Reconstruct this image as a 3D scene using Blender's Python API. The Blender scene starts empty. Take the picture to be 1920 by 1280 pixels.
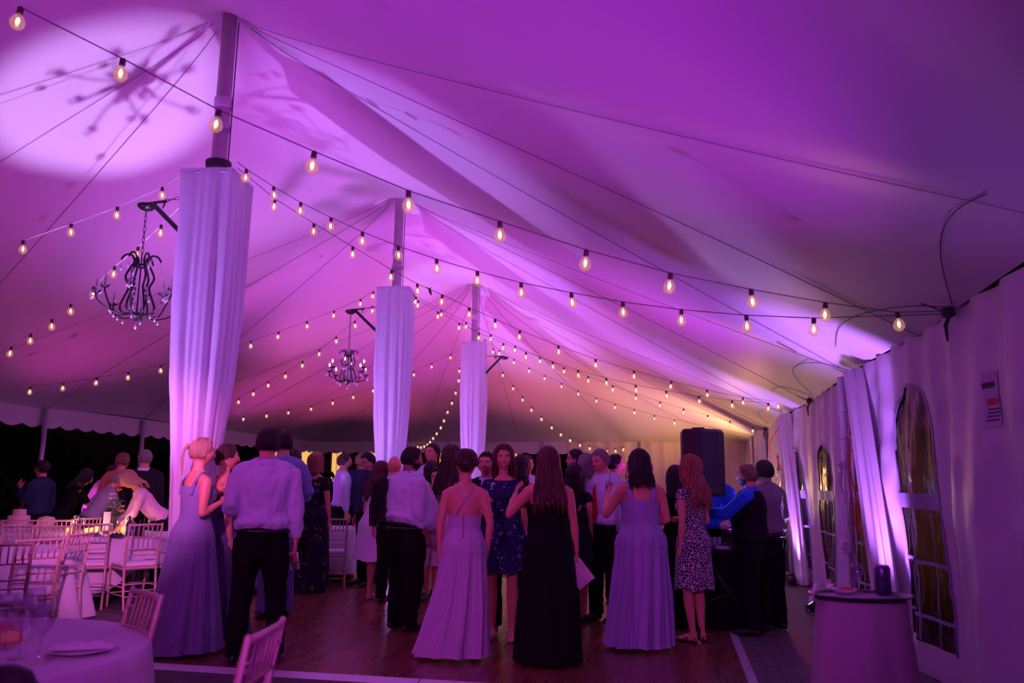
import bpy, math, random
import numpy as np
from mathutils import Vector, Matrix, noise
random.seed(7); rng = np.random.RandomState(11)
C = bpy.context.scene.collection
sc = bpy.context.scene
PI = math.pi
def R(a): return math.radians(a)

# ------------------------------------------------------------------ camera
CAM = np.array([0., 0., 1.39]); FPX = 1511.; PIT = .176; ROL = .011; YAW = .198
cy_, sy_ = math.cos(YAW), math.sin(YAW)
FWD = np.array([-sy_*math.cos(PIT), cy_*math.cos(PIT), math.sin(PIT)])
r0_ = np.array([cy_, sy_, 0]); u0_ = np.cross(r0_, FWD)
RGT = r0_*math.cos(ROL)+u0_*math.sin(ROL); UPV = -r0_*math.sin(ROL)+u0_*math.cos(ROL)
cam = bpy.data.cameras.new('camera'); camo = bpy.data.objects.new('camera', cam); C.objects.link(camo)
M = Matrix(((RGT[0], UPV[0], -FWD[0], CAM[0]), (RGT[1], UPV[1], -FWD[1], CAM[1]), (RGT[2], UPV[2], -FWD[2], CAM[2]), (0, 0, 0, 1)))
camo.matrix_world = M
cam.sensor_width = 36; cam.lens = FPX/1920*36; cam.clip_end = 200
cam.dof.use_dof = True; cam.dof.focus_distance = 7.5; cam.dof.aperture_fstop = 2.0
sc.camera = camo
def ray(x, y): return FWD+RGT*(x-960)/FPX+UPV*(640-y)/FPX
def onX(x, y, X): d = ray(x, y); return CAM+d*X/d[0]
def onY(x, y, Y): d = ray(x, y); return CAM+d*Y/d[1]
def onZ(x, y, Z=0.): d = ray(x, y); return CAM+d*(Z-1.39)/d[2]
def onV(x, y, A, B):            # where the sight line meets the upright plane over the plan line A-B
    n = np.array([-(B[1]-A[1]), B[0]-A[0], 0.]); d = ray(x, y)
    return CAM+d*(((A[0]-CAM[0])*n[0]+(A[1]-CAM[1])*n[1])/(d@n))
def atD(x, y, D): return CAM+ray(x, y)*D

# ------------------------------------------------------------------ view + world
sc.view_settings.view_transform = 'Standard'; sc.view_settings.look = 'None'
sc.view_settings.gamma = 1; sc.view_settings.use_curve_mapping = False
sc.view_settings.exposure = 0.35
sc.cycles.use_denoising = True; sc.cycles.max_bounces = 8; sc.cycles.diffuse_bounces = 4
sc.cycles.transparent_max_bounces = 12; sc.cycles.glossy_bounces = 3; sc.cycles.transmission_bounces = 4
sc.cycles.caustics_reflective = False; sc.cycles.caustics_refractive = False
sc.cycles.sample_clamp_indirect = 4
w = bpy.data.worlds.new('night'); sc.world = w; w.use_nodes = True
w.node_tree.nodes['Background'].inputs[0].default_value = (.5, .22, .34, 1)
w.node_tree.nodes['Background'].inputs[1].default_value = .003

# tent measures (metres)
XR, XC, XL, EAVE, YF = 1.89, -4.25, -10.4, 2.62, 22.5
PK = [1.51, 6.67, 11.83, 16.99]; ZP = 6.0
SIDE_R = [3.9, 9.05, 14.25, 19.4]; JOINT_R = [5.8, 11.6, 17.2]

VIOLET = (.48, .16, 1.); PURP = (.62, .03, .95); MAG = (1., .06, .34); WARM = (1., .55, .2)
def spot(name, loc, aim, power, col, ang=60, blend=.6, rad=.05):
    l = bpy.data.lights.new(name, 'SPOT'); l.energy = power; l.color = col; l.spot_size = R(ang); l.spot_blend = blend; l.shadow_soft_size = rad
    o = bpy.data.objects.new(name, l); C.objects.link(o); o.location = loc
    o.rotation_euler = (Vector(aim)-Vector(loc)).to_track_quat('-Z', 'Y').to_euler(); return o
def point(name, loc, power, col, rad=.05):
    l = bpy.data.lights.new(name, 'POINT'); l.energy = power; l.color = col; l.shadow_soft_size = rad
    o = bpy.data.objects.new(name, l); C.objects.link(o); o.location = loc; return o
UPL = []          # uplight fixtures built later: (location, aim)
def uplight(loc, aim, power, col, ang=60, blend=.7, fixture=True):
    UPL.append((loc, aim)) if fixture else None
    d = (Vector(aim)-Vector(loc)).normalized()*.09
    return spot('uplight_lamp', Vector(loc)+d, aim, power, col, ang, blend)
LK = 1.0
# along the right side poles: one can washing straight up the eave, one thrown across the canopy, one narrow streak
for y_, p_ in zip(SIDE_R, (30, 170, 150, 50)):
    uplight((1.64, y_+.3, .08), (.9, y_+.2, 2.6), p_*LK, VIOLET, 60, .8)
for y_, p_ in zip(SIDE_R, (200, 300, 330, 90)):
    uplight((1.50, y_+.9, .08), (-1.0, y_+.9, 3.7), p_*LK, PURP, 70, 1.)
uplight((1.56, 9.5, .08), (.35, 7.0, 3.25), 260*LK, (.55, .30, 1.), 30, .9)
uplight((1.56, 14.6, .08), (-.35, 11.3, 3.5), 520*LK, (.55, .30, 1.), 22, .8)
# tall bunched curtains, lit from their feet
uplight((1.62, 7.20, .08), (1.76, 8.0, 2.0), 560*LK, VIOLET, 46, .8)
uplight((1.62, 12.5, .08), (1.76, 13.3, 2.0), 300*LK, VIOLET, 46, .8)
# at the foot of each centre pole: one inside the drape, one added each side as fill up at the ridge
for k, y_ in enumerate(PK):
    uplight((XC+.11, y_-.10, .10), (XC+.02, y_-.05, 4.2), (0, 1300, 1100, 900)[k]*LK, (.50, .27, 1.), 80, .9)
    if k: uplight((XC+.42, y_+.3, .08), (XC+1.2, y_+.6, 5.0), 240*LK, PURP, 56, 1.)
    if k: uplight((XC-.45, y_+.4, .08), (XC-1.6, y_+.8, 4.8), (0, 160, 210, 240)[k]*LK, (.70, .05, .90), 74, 1.)
uplight((XC+.5, 6.1, .08), (-2.3, 5.8, 5.1), 330*LK, (.6, .3, 1.), 22, .8)  # this can and the next are added for bright slivers on the canopy
uplight((XC-.4, 12.5, .08), (-4.4, 15.0, 5.2), 420*LK, (.6, .3, 1.), 30, .9)
# added fill cans along the left, thrown right across the canopy over heads
for y_, p_ in ((-1.2, 190), (2.2, 290), (5.2, 380), (8.6, 380), (12., 340), (16., 260)):
    uplight((-8.3, y_, .08), (-2.2, y_+.3, 4.6), p_*LK, (.56, .035, 1.), 52, 1.)
# added fill behind the camera on the right, thrown left
for x_, y_, p_ in ((1.2, 1.0, 240), (-2.5, -2.2, 260)):
    uplight((x_, y_, .08), (-2.8, y_+3., 4.8), p_*LK, (.60, .03, .95), 80, 1.)
# the narrow beam through the near chandelier
BEAM = uplight((-4.66, 6.85, .08), (-5.61, 6.72, 5.11), 850*LK, (.64, .38, 1.), 30, .6)
# added low fill cans between the columns and out on the floor
for x_, y_, p_, c_ in ((-5.1, 9.5, 520, (.62, .15, .95)), (-5.2, 14.4, 380, (.78, .13, .70)), (-1.6, 14.6, 300, (.62, .16, 1.)), (-1.0, 18.5, 120, (1., .3, .35)), (-.6, 10.9, 200, PURP)):
    uplight((x_, y_, .08), (x_-.1, y_+.5, 4.5), p_*LK, c_, 84, 1.)
# added cans raking the drapes from outside, to brighten their full height
for k in (1, 2, 3): uplight((-6.1, PK[k]-2.1, .08), (XC-.02, PK[k], 2.9), (1050, 850, 760)[k-1]*LK, (.50, .24, 1.), 38, .9)
# added fill cans at the left rim, redder
for y_ in (5., 10.6, 16.4):
    uplight((-9.4, y_, .08), (-7.6, y_+.4, 3.4), 130*LK, (1., .05, .62), 90, .9)
# added red wash to tint the canopy at the far end
uplight((-4.2, 20.4, .08), (-3.0, 18.6, 3.6), 230*LK, (1., .14, .26), 110, 1.)
uplight((-8., 20.4, .08), (-7.0, 18.6, 3.2), 150*LK, (1., .10, .30), 110, 1.)
# added wash: bare fill spots up high over floor, left tables and near wall
spot('wash_fill', (-.8, -2.2, 2.6), (-1.3, 8., 1.0), 420*LK, (.80, .10, .85), 44, .9, .12)
spot('wash_fill', (-4.3, 1.6, 3.0), (-1.8, 8., 1.0), 120*LK, (.9, .08, .75), 60, .8, .12)
spot('wash_fill', (1.3, 12.6, 2.4), (-1.9, 7.2, .9), 150*LK, (1., .06, .36), 75, .8, .12)
spot('wash_fill', (-2.9, 3.0, 2.6), (-6.1, 9.0, .5), 800*LK, (1., .18, .80), 34, .9, .08)
spot('wash_fill', (-.6, .6, 2.3), (1.9, 5.6, 1.4), 70*LK, (.55, .08, 1.), 60, 1., .12)
# warm work light in the far right corner and warm lamps in the yard
spot('work_lamp', (1.2, 19.2, 1.2), (.1, 20.6, 3.6), 330*LK, (1., .45, .14), 100, .8, .1)
spot('work_lamp', (.4, 17.8, 1.5), (1.2, 15.5, 3.3), 60*LK, (1., .45, .16), 110, .9, .1)
for y_ in (12.9, 18.2):
    spot('work_lamp', (1.3, y_, .9), (1.45, y_-1.3, 2.6), 22*LK, (1., .5, .2), 80, 1., .1)
for y_ in (7.4, 9.6, 12.5):
    spot('yard_lamp', (4.4, y_+1.8, 1.9), (1.9, y_-.4, 1.25), 45*LK, (1., .34, .08), 26, 1., .1)

# ------------------------------------------------------------------ materials
MT = {}
def mat(name, col=(.5, .5, .5), rough=.6, metal=0, bump=None, emit=None, estr=1, trans=0, alpha=1, var=None, sheen=0, sub=0, fn=None):
    if name in MT: return MT[name]
    m = bpy.data.materials.new(name); m.use_nodes = True; nt = m.node_tree; b = nt.nodes['Principled BSDF']
    b.inputs['Base Color'].default_value = (*col, 1); b.inputs['Roughness'].default_value = rough; b.inputs['Metallic'].default_value = metal
    if emit: b.inputs['Emission Color'].default_value = (*emit, 1); b.inputs['Emission Strength'].default_value = estr
    if trans: b.inputs['Transmission Weight'].default_value = trans
    if alpha < 1: b.inputs['Alpha'].default_value = alpha
    if sheen: b.inputs['Sheen Weight'].default_value = sheen
    tc = nt.nodes.new('ShaderNodeTexCoord')
    if var:                     # (scale, colour two)
        n = nt.nodes.new('ShaderNodeTexNoise'); n.inputs['Scale'].default_value = var[0]; nt.links.new(tc.outputs['Object'], n.inputs['Vector'])
        mx = nt.nodes.new('ShaderNodeMix'); mx.data_type = 'RGBA'; mx.inputs[6].default_value = (*col, 1); mx.inputs[7].default_value = (*var[1], 1)
        nt.links.new(n.outputs['Fac'], mx.inputs[0]); nt.links.new(mx.outputs[2], b.inputs['Base Color'])
    if bump:                    # (scale, strength)
        n = nt.nodes.new('ShaderNodeTexNoise'); n.inputs['Scale'].default_value = bump[0]; n.inputs['Detail'].default_value = 4
        nt.links.new(tc.outputs['Object'], n.inputs['Vector'])
        bp = nt.nodes.new('ShaderNodeBump'); bp.inputs['Strength'].default_value = bump[1]; bp.inputs['Distance'].default_value = .02
        nt.links.new(n.outputs['Fac'], bp.inputs['Height']); nt.links.new(bp.outputs[0], b.inputs['Normal'])
    if fn: fn(nt, b, tc)
    MT[name] = m; return m
def N(nt, t, **k):
    n = nt.nodes.new(t)
    for a, v in k.items():
        if a in n.inputs.keys(): n.inputs[a].default_value = v
        else: setattr(n, a, v)
    return n
def ramp(nt, src, stops, interp='CONSTANT'):
    r = nt.nodes.new('ShaderNodeValToRGB'); r.color_ramp.interpolation = interp
    e = r.color_ramp.elements
    while len(e) < len(stops): e.new(.5)
    for i, (p, c) in enumerate(stops): e[i].position = p; e[i].color = (*c, 1)
    nt.links.new(src, r.inputs[0]); return r
def translucent(name, col, tr=.3, rough=.7, bump=None, clear=0):
    if name in MT: return MT[name]
    m = bpy.data.materials.new(name); m.use_nodes = True; nt = m.node_tree; b = nt.nodes['Principled BSDF']; out = nt.nodes['Material Output']
    b.inputs['Base Color'].default_value = (*col, 1); b.inputs['Roughness'].default_value = rough
    t = N(nt, 'ShaderNodeBsdfTranslucent'); t.inputs[0].default_value = (*col, 1)
    mx = nt.nodes.new('ShaderNodeMixShader'); mx.inputs[0].default_value = tr
    nt.links.new(b.outputs[0], mx.inputs[1]); nt.links.new(t.outputs[0], mx.inputs[2]); last = mx
    if clear:
        tp = N(nt, 'ShaderNodeBsdfTransparent'); m2 = nt.nodes.new('ShaderNodeMixShader'); m2.inputs[0].default_value = clear
        nt.links.new(mx.outputs[0], m2.inputs[1]); nt.links.new(tp.outputs[0], m2.inputs[2]); last = m2
    nt.links.new(last.outputs[0], out.inputs[0])
    if bump:
        tc = nt.nodes.new('ShaderNodeTexCoord'); n = N(nt, 'ShaderNodeTexNoise', Scale=bump[0], Detail=3.)
        mp = nt.nodes.new('ShaderNodeMapping'); mp.inputs['Scale'].default_value = bump[2] if len(bump) > 2 else (1, 1, 1)
        nt.links.new(tc.outputs['Object'], mp.inputs[0]); nt.links.new(mp.outputs[0], n.inputs['Vector'])
        bp = N(nt, 'ShaderNodeBump', Strength=bump[1], Distance=.03); nt.links.new(n.outputs['Fac'], bp.inputs['Height'])
        nt.links.new(bp.outputs[0], b.inputs['Normal']); nt.links.new(bp.outputs[0], t.inputs['Normal'])
    MT[name] = m; return m
def glassy(name, tint=(1, 1, 1), gl=.15, rough=.05, bump=None, emit=None):
    if name in MT: return MT[name]
    m = bpy.data.materials.new(name); m.use_nodes = True; nt = m.node_tree; nt.nodes.remove(nt.nodes['Principled BSDF']); out = nt.nodes['Material Output']
    tp = N(nt, 'ShaderNodeBsdfTransparent'); tp.inputs[0].default_value = (*tint, 1)
    g = N(nt, 'ShaderNodeBsdfGlossy', Roughness=rough); mx = nt.nodes.new('ShaderNodeMixShader')
    fr = N(nt, 'ShaderNodeLayerWeight', Blend=.18); ma = N(nt, 'ShaderNodeMath', operation='ADD'); ma.inputs[1].default_value = gl
    nt.links.new(fr.outputs['Facing'], ma.inputs[0]); nt.links.new(ma.outputs[0], mx.inputs[0])
    nt.links.new(tp.outputs[0], mx.inputs[1]); nt.links.new(g.outputs[0], mx.inputs[2]); last = mx
    if emit:
        e = N(nt, 'ShaderNodeEmission', Strength=emit[1]); e.inputs[0].default_value = (*emit[0], 1)
        ad = nt.nodes.new('ShaderNodeAddShader'); nt.links.new(mx.outputs[0], ad.inputs[0]); nt.links.new(e.outputs[0], ad.inputs[1]); last = ad
    nt.links.new(last.outputs[0], out.inputs[0])
    if bump:
        tc = nt.nodes.new('ShaderNodeTexCoord'); n = N(nt, 'ShaderNodeTexNoise', Scale=bump[0], Detail=2.)
        mp = nt.nodes.new('ShaderNodeMapping'); mp.inputs['Scale'].default_value = (1, 1, .25)
        nt.links.new(tc.outputs['Object'], mp.inputs[0]); nt.links.new(mp.outputs[0], n.inputs['Vector'])
        bp = N(nt, 'ShaderNodeBump', Strength=bump[1], Distance=.05); nt.links.new(n.outputs['Fac'], bp.inputs['Height']); nt.links.new(bp.outputs[0], g.inputs['Normal'])
    MT[name] = m; return m

# ------------------------------------------------------------------ mesh collector
class MB:
    def __init__(s): s.v = []; s.f = []; s.mi = []
    def add(s, vs, fs, mi=0):
        o = len(s.v); s.v += [tuple(v) for v in vs]; s.f += [tuple(i+o for i in f) for f in fs]; s.mi += [mi]*len(fs); return s
    def box(s, c, d, rz=0, mi=0, ch=0):
        x, y, z = [q/2 for q in d]
        if ch:              # chamfered: sweep a chamfered outline in plan
            k = ch; pl = [(x-k, y), (x, y-k), (x, -y+k), (x-k, -y), (-x+k, -y), (-x, -y+k), (-x, y-k), (-x+k, y)]
            rings = []
            for zz, q in ((-z, 1-k/max(x, y)), (-z+k, 1), (z-k, 1), (z, 1-k/max(x, y))): rings.append([(a*q, b*q, zz) for a, b in pl])
            vs = [p for r in rings for p in r]; fs = [tuple(range(8)), tuple(range(31, 23, -1))]
            for r in range(3):
                for i in range(8): j = (i+1) % 8; fs.append((r*8+i, r*8+8+i, r*8+8+j, r*8+j))
        else:
            vs = [(a*x, b*y, e*z) for a in (-1, 1) for b in (-1, 1) for e in (-1, 1)]
            fs = [(0, 1, 3, 2), (4, 6, 7, 5), (0, 4, 5, 1), (2, 3, 7, 6), (0, 2, 6, 4), (1, 5, 7, 3)]
        cr, sr = math.cos(rz), math.sin(rz)
        return s.add([(c[0]+p[0]*cr-p[1]*sr, c[1]+p[0]*sr+p[1]*cr, c[2]+p[2]) for p in vs], fs, mi)
    def loft(s, pts, rad, n=12, side=(1, 0, 0), mi=0, caps=True, round_=True, fold=None, closed=False):
        # tube along pts with elliptic sections (a along side, b across)
        P = [Vector(p) for p in pts]; Rr = [(r, r) if not hasattr(r, '__len__') else r for r in rad]
        if round_ and caps and not closed:
            t0 = (P[1]-P[0]).normalized(); t1 = (P[-1]-P[-2]).normalized(); a, b = Rr[0]; c, d = Rr[-1]
            e0, e1 = min(a, b), min(c, d)
            P = [P[0]-t0*e0*.95, P[0]-t0*e0*.6]+P+[P[-1]+t1*e1*.6, P[-1]+t1*e1*.95]
            Rr = [(a*.3, b*.3), (a*.8, b*.8)]+Rr+[(c*.8, d*.8), (c*.3, d*.3)]
        vs = []; L = len(P); sd = Vector(side)
        for i in range(L):
            if closed: t = P[(i+1) % L]-P[i-1]
            else: t = P[min(i+1, L-1)]-P[max(i-1, 0)]
            if t.length < 1e-9: t = Vector((0, 0, 1))
            t.normalize(); u = sd-t*sd.dot(t)
            if u.length < 1e-3: u = t.orthogonal()
            u.normalize(); v = t.cross(u); sd = u if closed or n < 9 else Vector(side)
            for k in range(n):
                a = 2*PI*k/n; q = fold(i, a) if fold else 1.
                vs.append(P[i]+u*(math.cos(a)*Rr[i][0]*q)+v*(math.sin(a)*Rr[i][1]*q))
        fs = []
        for i in range(L if closed else L-1):
            for k in range(n):
                j = (k+1) % n; i2 = (i+1) % L; fs.append((i*n+k, i*n+j, i2*n+j, i2*n+k))
        if caps and not closed: fs += [tuple(range(n-1, -1, -1)), tuple(range((L-1)*n, L*n))]
        return s.add(vs, fs, mi)
    def rod(s, a, b, r, r2=None, n=8, mi=0): return s.loft([a, b], [r, r if r2 is None else r2], n, mi=mi, round_=False)
    def sph(s, c, r, n=12, mi=0, M_=None):
        r = (r, r, r) if not hasattr(r, '__len__') else r; vs = []; m = n//2+1
        for i in range(m+1):
            p = PI*i/m
            for k in range(n): vs.append(Vector((r[0]*math.sin(p)*math.cos(2*PI*k/n), r[1]*math.sin(p)*math.sin(2*PI*k/n), r[2]*math.cos(p))))
        if M_ is not None: vs = [M_@v for v in vs]
        vs = [(v[0]+c[0], v[1]+c[1], v[2]+c[2]) for v in vs]
        fs = [(i*n+k, (i+1)*n+k, (i+1)*n+(k+1) % n, i*n+(k+1) % n) for i in range(m) for k in range(n)]
        return s.add(vs, fs, mi)
    def lathe(s, c, prof, n=20, mi=0, fold=None):
        vs = []
        for r, z in prof:
            for k in range(n):
                a = 2*PI*k/n; q = fold(a, z) if fold else 1
                vs.append((c[0]+r*q*math.cos(a), c[1]+r*q*math.sin(a), c[2]+z))
        L = len(prof); fs = [(i*n+k, i*n+(k+1) % n, (i+1)*n+(k+1) % n, (i+1)*n+k) for i in range(L-1) for k in range(n)]
        if prof[0][0] > 1e-4: fs.append(tuple(range(n-1, -1, -1)))
        if prof[-1][0] > 1e-4: fs.append(tuple(range((L-1)*n, L*n)))
        return s.add(vs, fs, mi)
    def grid(s, f, nu, nv, mi=0, keep=None):
        vs = [f(i/nu, j/nv) for j in range(nv+1) for i in range(nu+1)]
        fs = [(j*(nu+1)+i, j*(nu+1)+i+1, (j+1)*(nu+1)+i+1, (j+1)*(nu+1)+i) for j in range(nv) for i in range(nu) if keep is None or keep((i+.5)/nu, (j+.5)/nv)]
        return s.add(vs, fs, mi)
    def mesh(s, name, mats, smooth=True):
        me = bpy.data.meshes.new(name); me.from_pydata([tuple(v) for v in s.v], [], s.f)
        for m in (mats if isinstance(mats, (list, tuple)) else [mats]): me.materials.append(m)
        if any(s.mi): me.polygons.foreach_set('material_index', s.mi)
        me.polygons.foreach_set('use_smooth', [smooth]*len(s.f)); me.update(); return me
    def build(s, name, mats, parent=None, smooth=True, loc=None):
        o = bpy.data.objects.new(name, s.mesh(name, mats, smooth)); C.objects.link(o)
        if parent is not None: o.parent = parent
        if loc is not None: o.location = loc
        return o
def tag(o, label=None, cat=None, group=None, kind=None):
    if label: o['label'] = label
    if cat: o['category'] = cat
    if group: o['group'] = group
    if kind: o['kind'] = kind
    return o
def thing(name, label, cat, loc=(0, 0, 0), rz=0, group=None):
    o = bpy.data.objects.new(name, None); C.objects.link(o); o.location = loc; o.rotation_euler = (0, 0, rz); o.empty_display_size = .1
    return tag(o, label, cat, group)
def kids(o): return [c for c in bpy.data.objects if c.parent == o]
def dup(o, parent=None, **k):
    c = o.copy(); C.objects.link(c)
    if parent: c.parent = parent
    for a, v in k.items():
        if a == 'label': c['label'] = v
        elif a == 'group': c['group'] = v
        elif a == 'loc': c.location = v
        elif a == 'rz': c.rotation_euler = (0, 0, v)
    for ch in kids(o): dup(ch, c)
    return c
def struct(mb, name, m, smooth=True): return tag(mb.build(name, m, None, smooth), kind='structure')
def remesh(mb, vox, smooth=4, disp=None):
    # one continuous skin over the overlapping shapes of mb, returned as arrays
    me = mb.mesh('tmp', mat('tmp')); o = bpy.data.objects.new('tmp', me); C.objects.link(o)
    m = o.modifiers.new('r', 'REMESH'); m.mode = 'VOXEL'; m.voxel_size = vox
    if smooth: q = o.modifiers.new('s', 'SMOOTH'); q.iterations = smooth; q.factor = .5
    dg = bpy.context.evaluated_depsgraph_get(); ev = o.evaluated_get(dg); m2 = ev.to_mesh()
    v = np.empty(len(m2.vertices)*3, 'f'); m2.vertices.foreach_get('co', v); v = v.reshape(-1, 3)
    nn = np.empty(len(m2.vertices)*3, 'f'); m2.vertices.foreach_get('normal', nn); nn = nn.reshape(-1, 3)
    fs = [tuple(p.vertices) for p in m2.polygons]; ev.to_mesh_clear()
    bpy.data.objects.remove(o); bpy.data.meshes.remove(me)
    if disp is not None:
        v = v+nn*np.array([disp(p) for p in v])[:, None]
    r = MB(); r.v = [tuple(p) for p in v]; r.f = fs; r.mi = [0]*len(fs); return r
# ------------------------------------------------------------------ ground and dance floor
def _pave(nt, b, tc):
    br = N(nt, 'ShaderNodeTexBrick', Scale=1.); br.inputs['Color1'].default_value = (.10, .075, .075, 1); br.inputs['Color2'].default_value = (.07, .05, .055, 1)
    br.inputs['Mortar'].default_value = (.03, .025, .025, 1); br.inputs['Brick Width'].default_value = .22; br.inputs['Row Height'].default_value = .11; br.inputs['Mortar Size'].default_value = .008
    nt.links.new(tc.outputs['Object'], br.inputs['Vector']); nt.links.new(br.outputs['Color'], b.inputs['Base Color'])
    bp = N(nt, 'ShaderNodeBump', Strength=.6, Distance=.01, invert=True); nt.links.new(br.outputs['Fac'], bp.inputs['Height']); nt.links.new(bp.outputs[0], b.inputs['Normal'])
def _wood(nt, b, tc):
    def M_(op, a, b_=None):
        n = nt.nodes.new('ShaderNodeMath'); n.operation = op
        for i, q in enumerate((a, b_)):
            if q is None: continue
            if isinstance(q, (int, float)): n.inputs[i].default_value = q
            else: nt.links.new(q, n.inputs[i])
        return n.outputs[0]
    sp = nt.nodes.new('ShaderNodeSeparateXYZ'); nt.links.new(tc.outputs['Object'], sp.inputs[0])
    fx = M_('FLOOR', M_('MULTIPLY', sp.outputs[0], 13.3)); fy = M_('FLOOR', M_('ADD', M_('MULTIPLY', sp.outputs[1], .8), M_('MULTIPLY', fx, .37)))
    cb = nt.nodes.new('ShaderNodeCombineXYZ'); nt.links.new(fx, cb.inputs[0]); nt.links.new(fy, cb.inputs[1])
    wn = nt.nodes.new('ShaderNodeTexWhiteNoise'); nt.links.new(cb.outputs[0], wn.inputs['Vector'])
    n = N(nt, 'ShaderNodeTexNoise', Scale=2.5, Detail=3.); m2 = nt.nodes.new('ShaderNodeMapping'); m2.inputs['Scale'].default_value = (12, 1, 1)
    nt.links.new(tc.outputs['Object'], m2.inputs[0]); nt.links.new(m2.outputs[0], n.inputs['Vector'])
    f = M_('ADD', M_('MULTIPLY', wn.outputs['Value'], .6), M_('MULTIPLY', n.outputs['Fac'], .4))
    rp = ramp(nt, f, [(.1, (.125, .040, .026)), (.85, (.205, .072, .045))], 'LINEAR'); nt.links.new(rp.outputs[0], b.inputs['Base Color'])
    r2 = ramp(nt, n.outputs['Fac'], [(.3, (.25,)*3), (.7, (.32,)*3)], 'LINEAR'); nt.links.new(r2.outputs[0], b.inputs['Roughness'])
struct(MB().box((-4, 12, -.05), (60, 60, .1)), 'floor', mat('paving', rough=.7, fn=_pave), False)
FX0, FX1, FY0, FY1 = -5.3, .53, 5.76, 12.3; FZ = .025
df = thing('dance_floor', 'reddish wooden plank dance floor laid on the paving under the crowd', 'dance floor', (FX0, FY0, 0))
W_, H_ = FX1-FX0, FY1-FY0
MB().box((W_/2, H_/2, FZ/2+.0015), (W_-.1, H_-.1, FZ-.003)).build('floor_panel', mat('dance_wood', rough=.3, fn=_wood), df, False)
alu = mat('edge_metal', (.62, .6, .66), .35, .2)
for k in range(5):
    x0 = W_*k/5; e = MB(); e.add([(x0+.004, -.03, .001), (x0+W_/5-.004, -.03, .001), (x0+W_/5-.004, .05, FZ+.004), (x0+.004, .05, FZ+.004), (x0+.004, .05, .001), (x0+W_/5-.004, .05, .001)], [(0, 1, 2, 3), (0, 3, 4), (1, 5, 2), (0, 4, 5, 1), (3, 2, 5, 4)])
    e.build('edge_ramp', alu, df, False)
    y0 = H_*k/5; e = MB(); e.add([(W_+.03, y0+.004, .001), (W_+.03, y0+H_/5-.004, .001), (W_-.05, y0+H_/5-.004, FZ+.004), (W_-.05, y0+.004, FZ+.004), (W_-.05, y0+.004, .001), (W_-.05, y0+H_/5-.004, .001)], [(0, 1, 2, 3), (0, 3, 4), (1, 5, 2), (0, 4, 5, 1), (3, 2, 5, 4)])
    e.build('edge_ramp', alu, df, False)

# ------------------------------------------------------------------ canopy: membrane solved over peaks and seam cables
gx, gy = .12, .12
nx = int(round((XR-XL)/gx))+1; Y0c = -3.65; ny = int(round((YF-Y0c)/gy))+1
xs = np.linspace(XL, XR, nx); ys = np.linspace(Y0c, YF, ny)
Z = np.full((ny, nx), 3.6); fixed = np.zeros((ny, nx), bool)
wx = np.ones((ny, nx-1)); wy = np.ones((ny-1, nx)); cab = np.zeros((ny, nx))
def eave_z(t): return EAVE-.05+.05*abs(math.cos(t*PI/5.16))
for j, y in enumerate(ys):
    z = eave_z(y-9.05); Z[j, 0] = Z[j, -1] = z; fixed[j, 0] = fixed[j, -1] = True
for i, x in enumerate(xs):
    z = EAVE-.03; Z[0, i] = Z[-1, i] = z; fixed[0, i] = fixed[-1, i] = True
def idx(x, y): return int(round((y-Y0c)/(YF-Y0c)*(ny-1))), int(round((x-XL)/(XR-XL)*(nx-1)))
SEAMS = []
for k, py in enumerate(PK):
    for dy in (-2.58, 0, 2.58):
        SEAMS.append(((XC, py), (XR, py+dy))); SEAMS.append(((XC, py), (XL, py+dy)))
for xx in (XL, -7.3, XC, -1.2, XR): SEAMS.append(((XC, PK[-1]), (xx, YF))); SEAMS.append(((XC, PK[0]), (xx, Y0c)))
RIDGE = [((XC, PK[k]), (XC, PK[k+1])) for k in range(3)]
def mark(a, b, wt, sg=.13):
    GX, GY = np.meshgrid(xs, ys); L2 = (b[0]-a[0])**2+(b[1]-a[1])**2
    t = np.clip(((GX-a[0])*(b[0]-a[0])+(GY-a[1])*(b[1]-a[1]))/L2, 0, 1)
    d2 = (GX-a[0]-t*(b[0]-a[0]))**2+(GY-a[1]-t*(b[1]-a[1]))**2
    cab[:] = np.maximum(cab, wt*np.exp(-d2/(2*sg*sg)))
for a, b in SEAMS: mark(a, b, 14. if abs(a[1]-b[1]) > .1 else 3., .10)
for a, b in RIDGE: mark(a, b, 7.)
wx += (cab[:, 1:]+cab[:, :-1])/2; wy += (cab[1:]+cab[:-1])/2
wd = (cab[1:, 1:]+cab[:-1, :-1])*.3; we = (cab[1:, :-1]+cab[:-1, 1:])*.3
for py in PK:
    for j, y in enumerate(ys):
        for i, x in enumerate(xs):
            d = math.hypot(x-XC, y-py)
            if d < .16: Z[j, i] = ZP; fixed[j, i] = True
for it in range(5000):
    num = np.zeros_like(Z); den = np.full_like(Z, 1e-9)
    num[:, :-1] += wx*Z[:, 1:]; den[:, :-1] += wx; num[:, 1:] += wx*Z[:, :-1]; den[:, 1:] += wx
    num[:-1] += wy*Z[1:]; den[:-1] += wy; num[1:] += wy*Z[:-1]; den[1:] += wy
    num[:-1, :-1] += wd*Z[1:, 1:]; den[:-1, :-1] += wd; num[1:, 1:] += wd*Z[:-1, :-1]; den[1:, 1:] += wd
    num[1:, :-1] += we*Z[:-1, 1:]; den[1:, :-1] += we; num[:-1, 1:] += we*Z[1:, :-1]; den[:-1, 1:] += we
    Z = np.where(fixed, Z, Z+.97*(num/den-Z))
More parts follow.
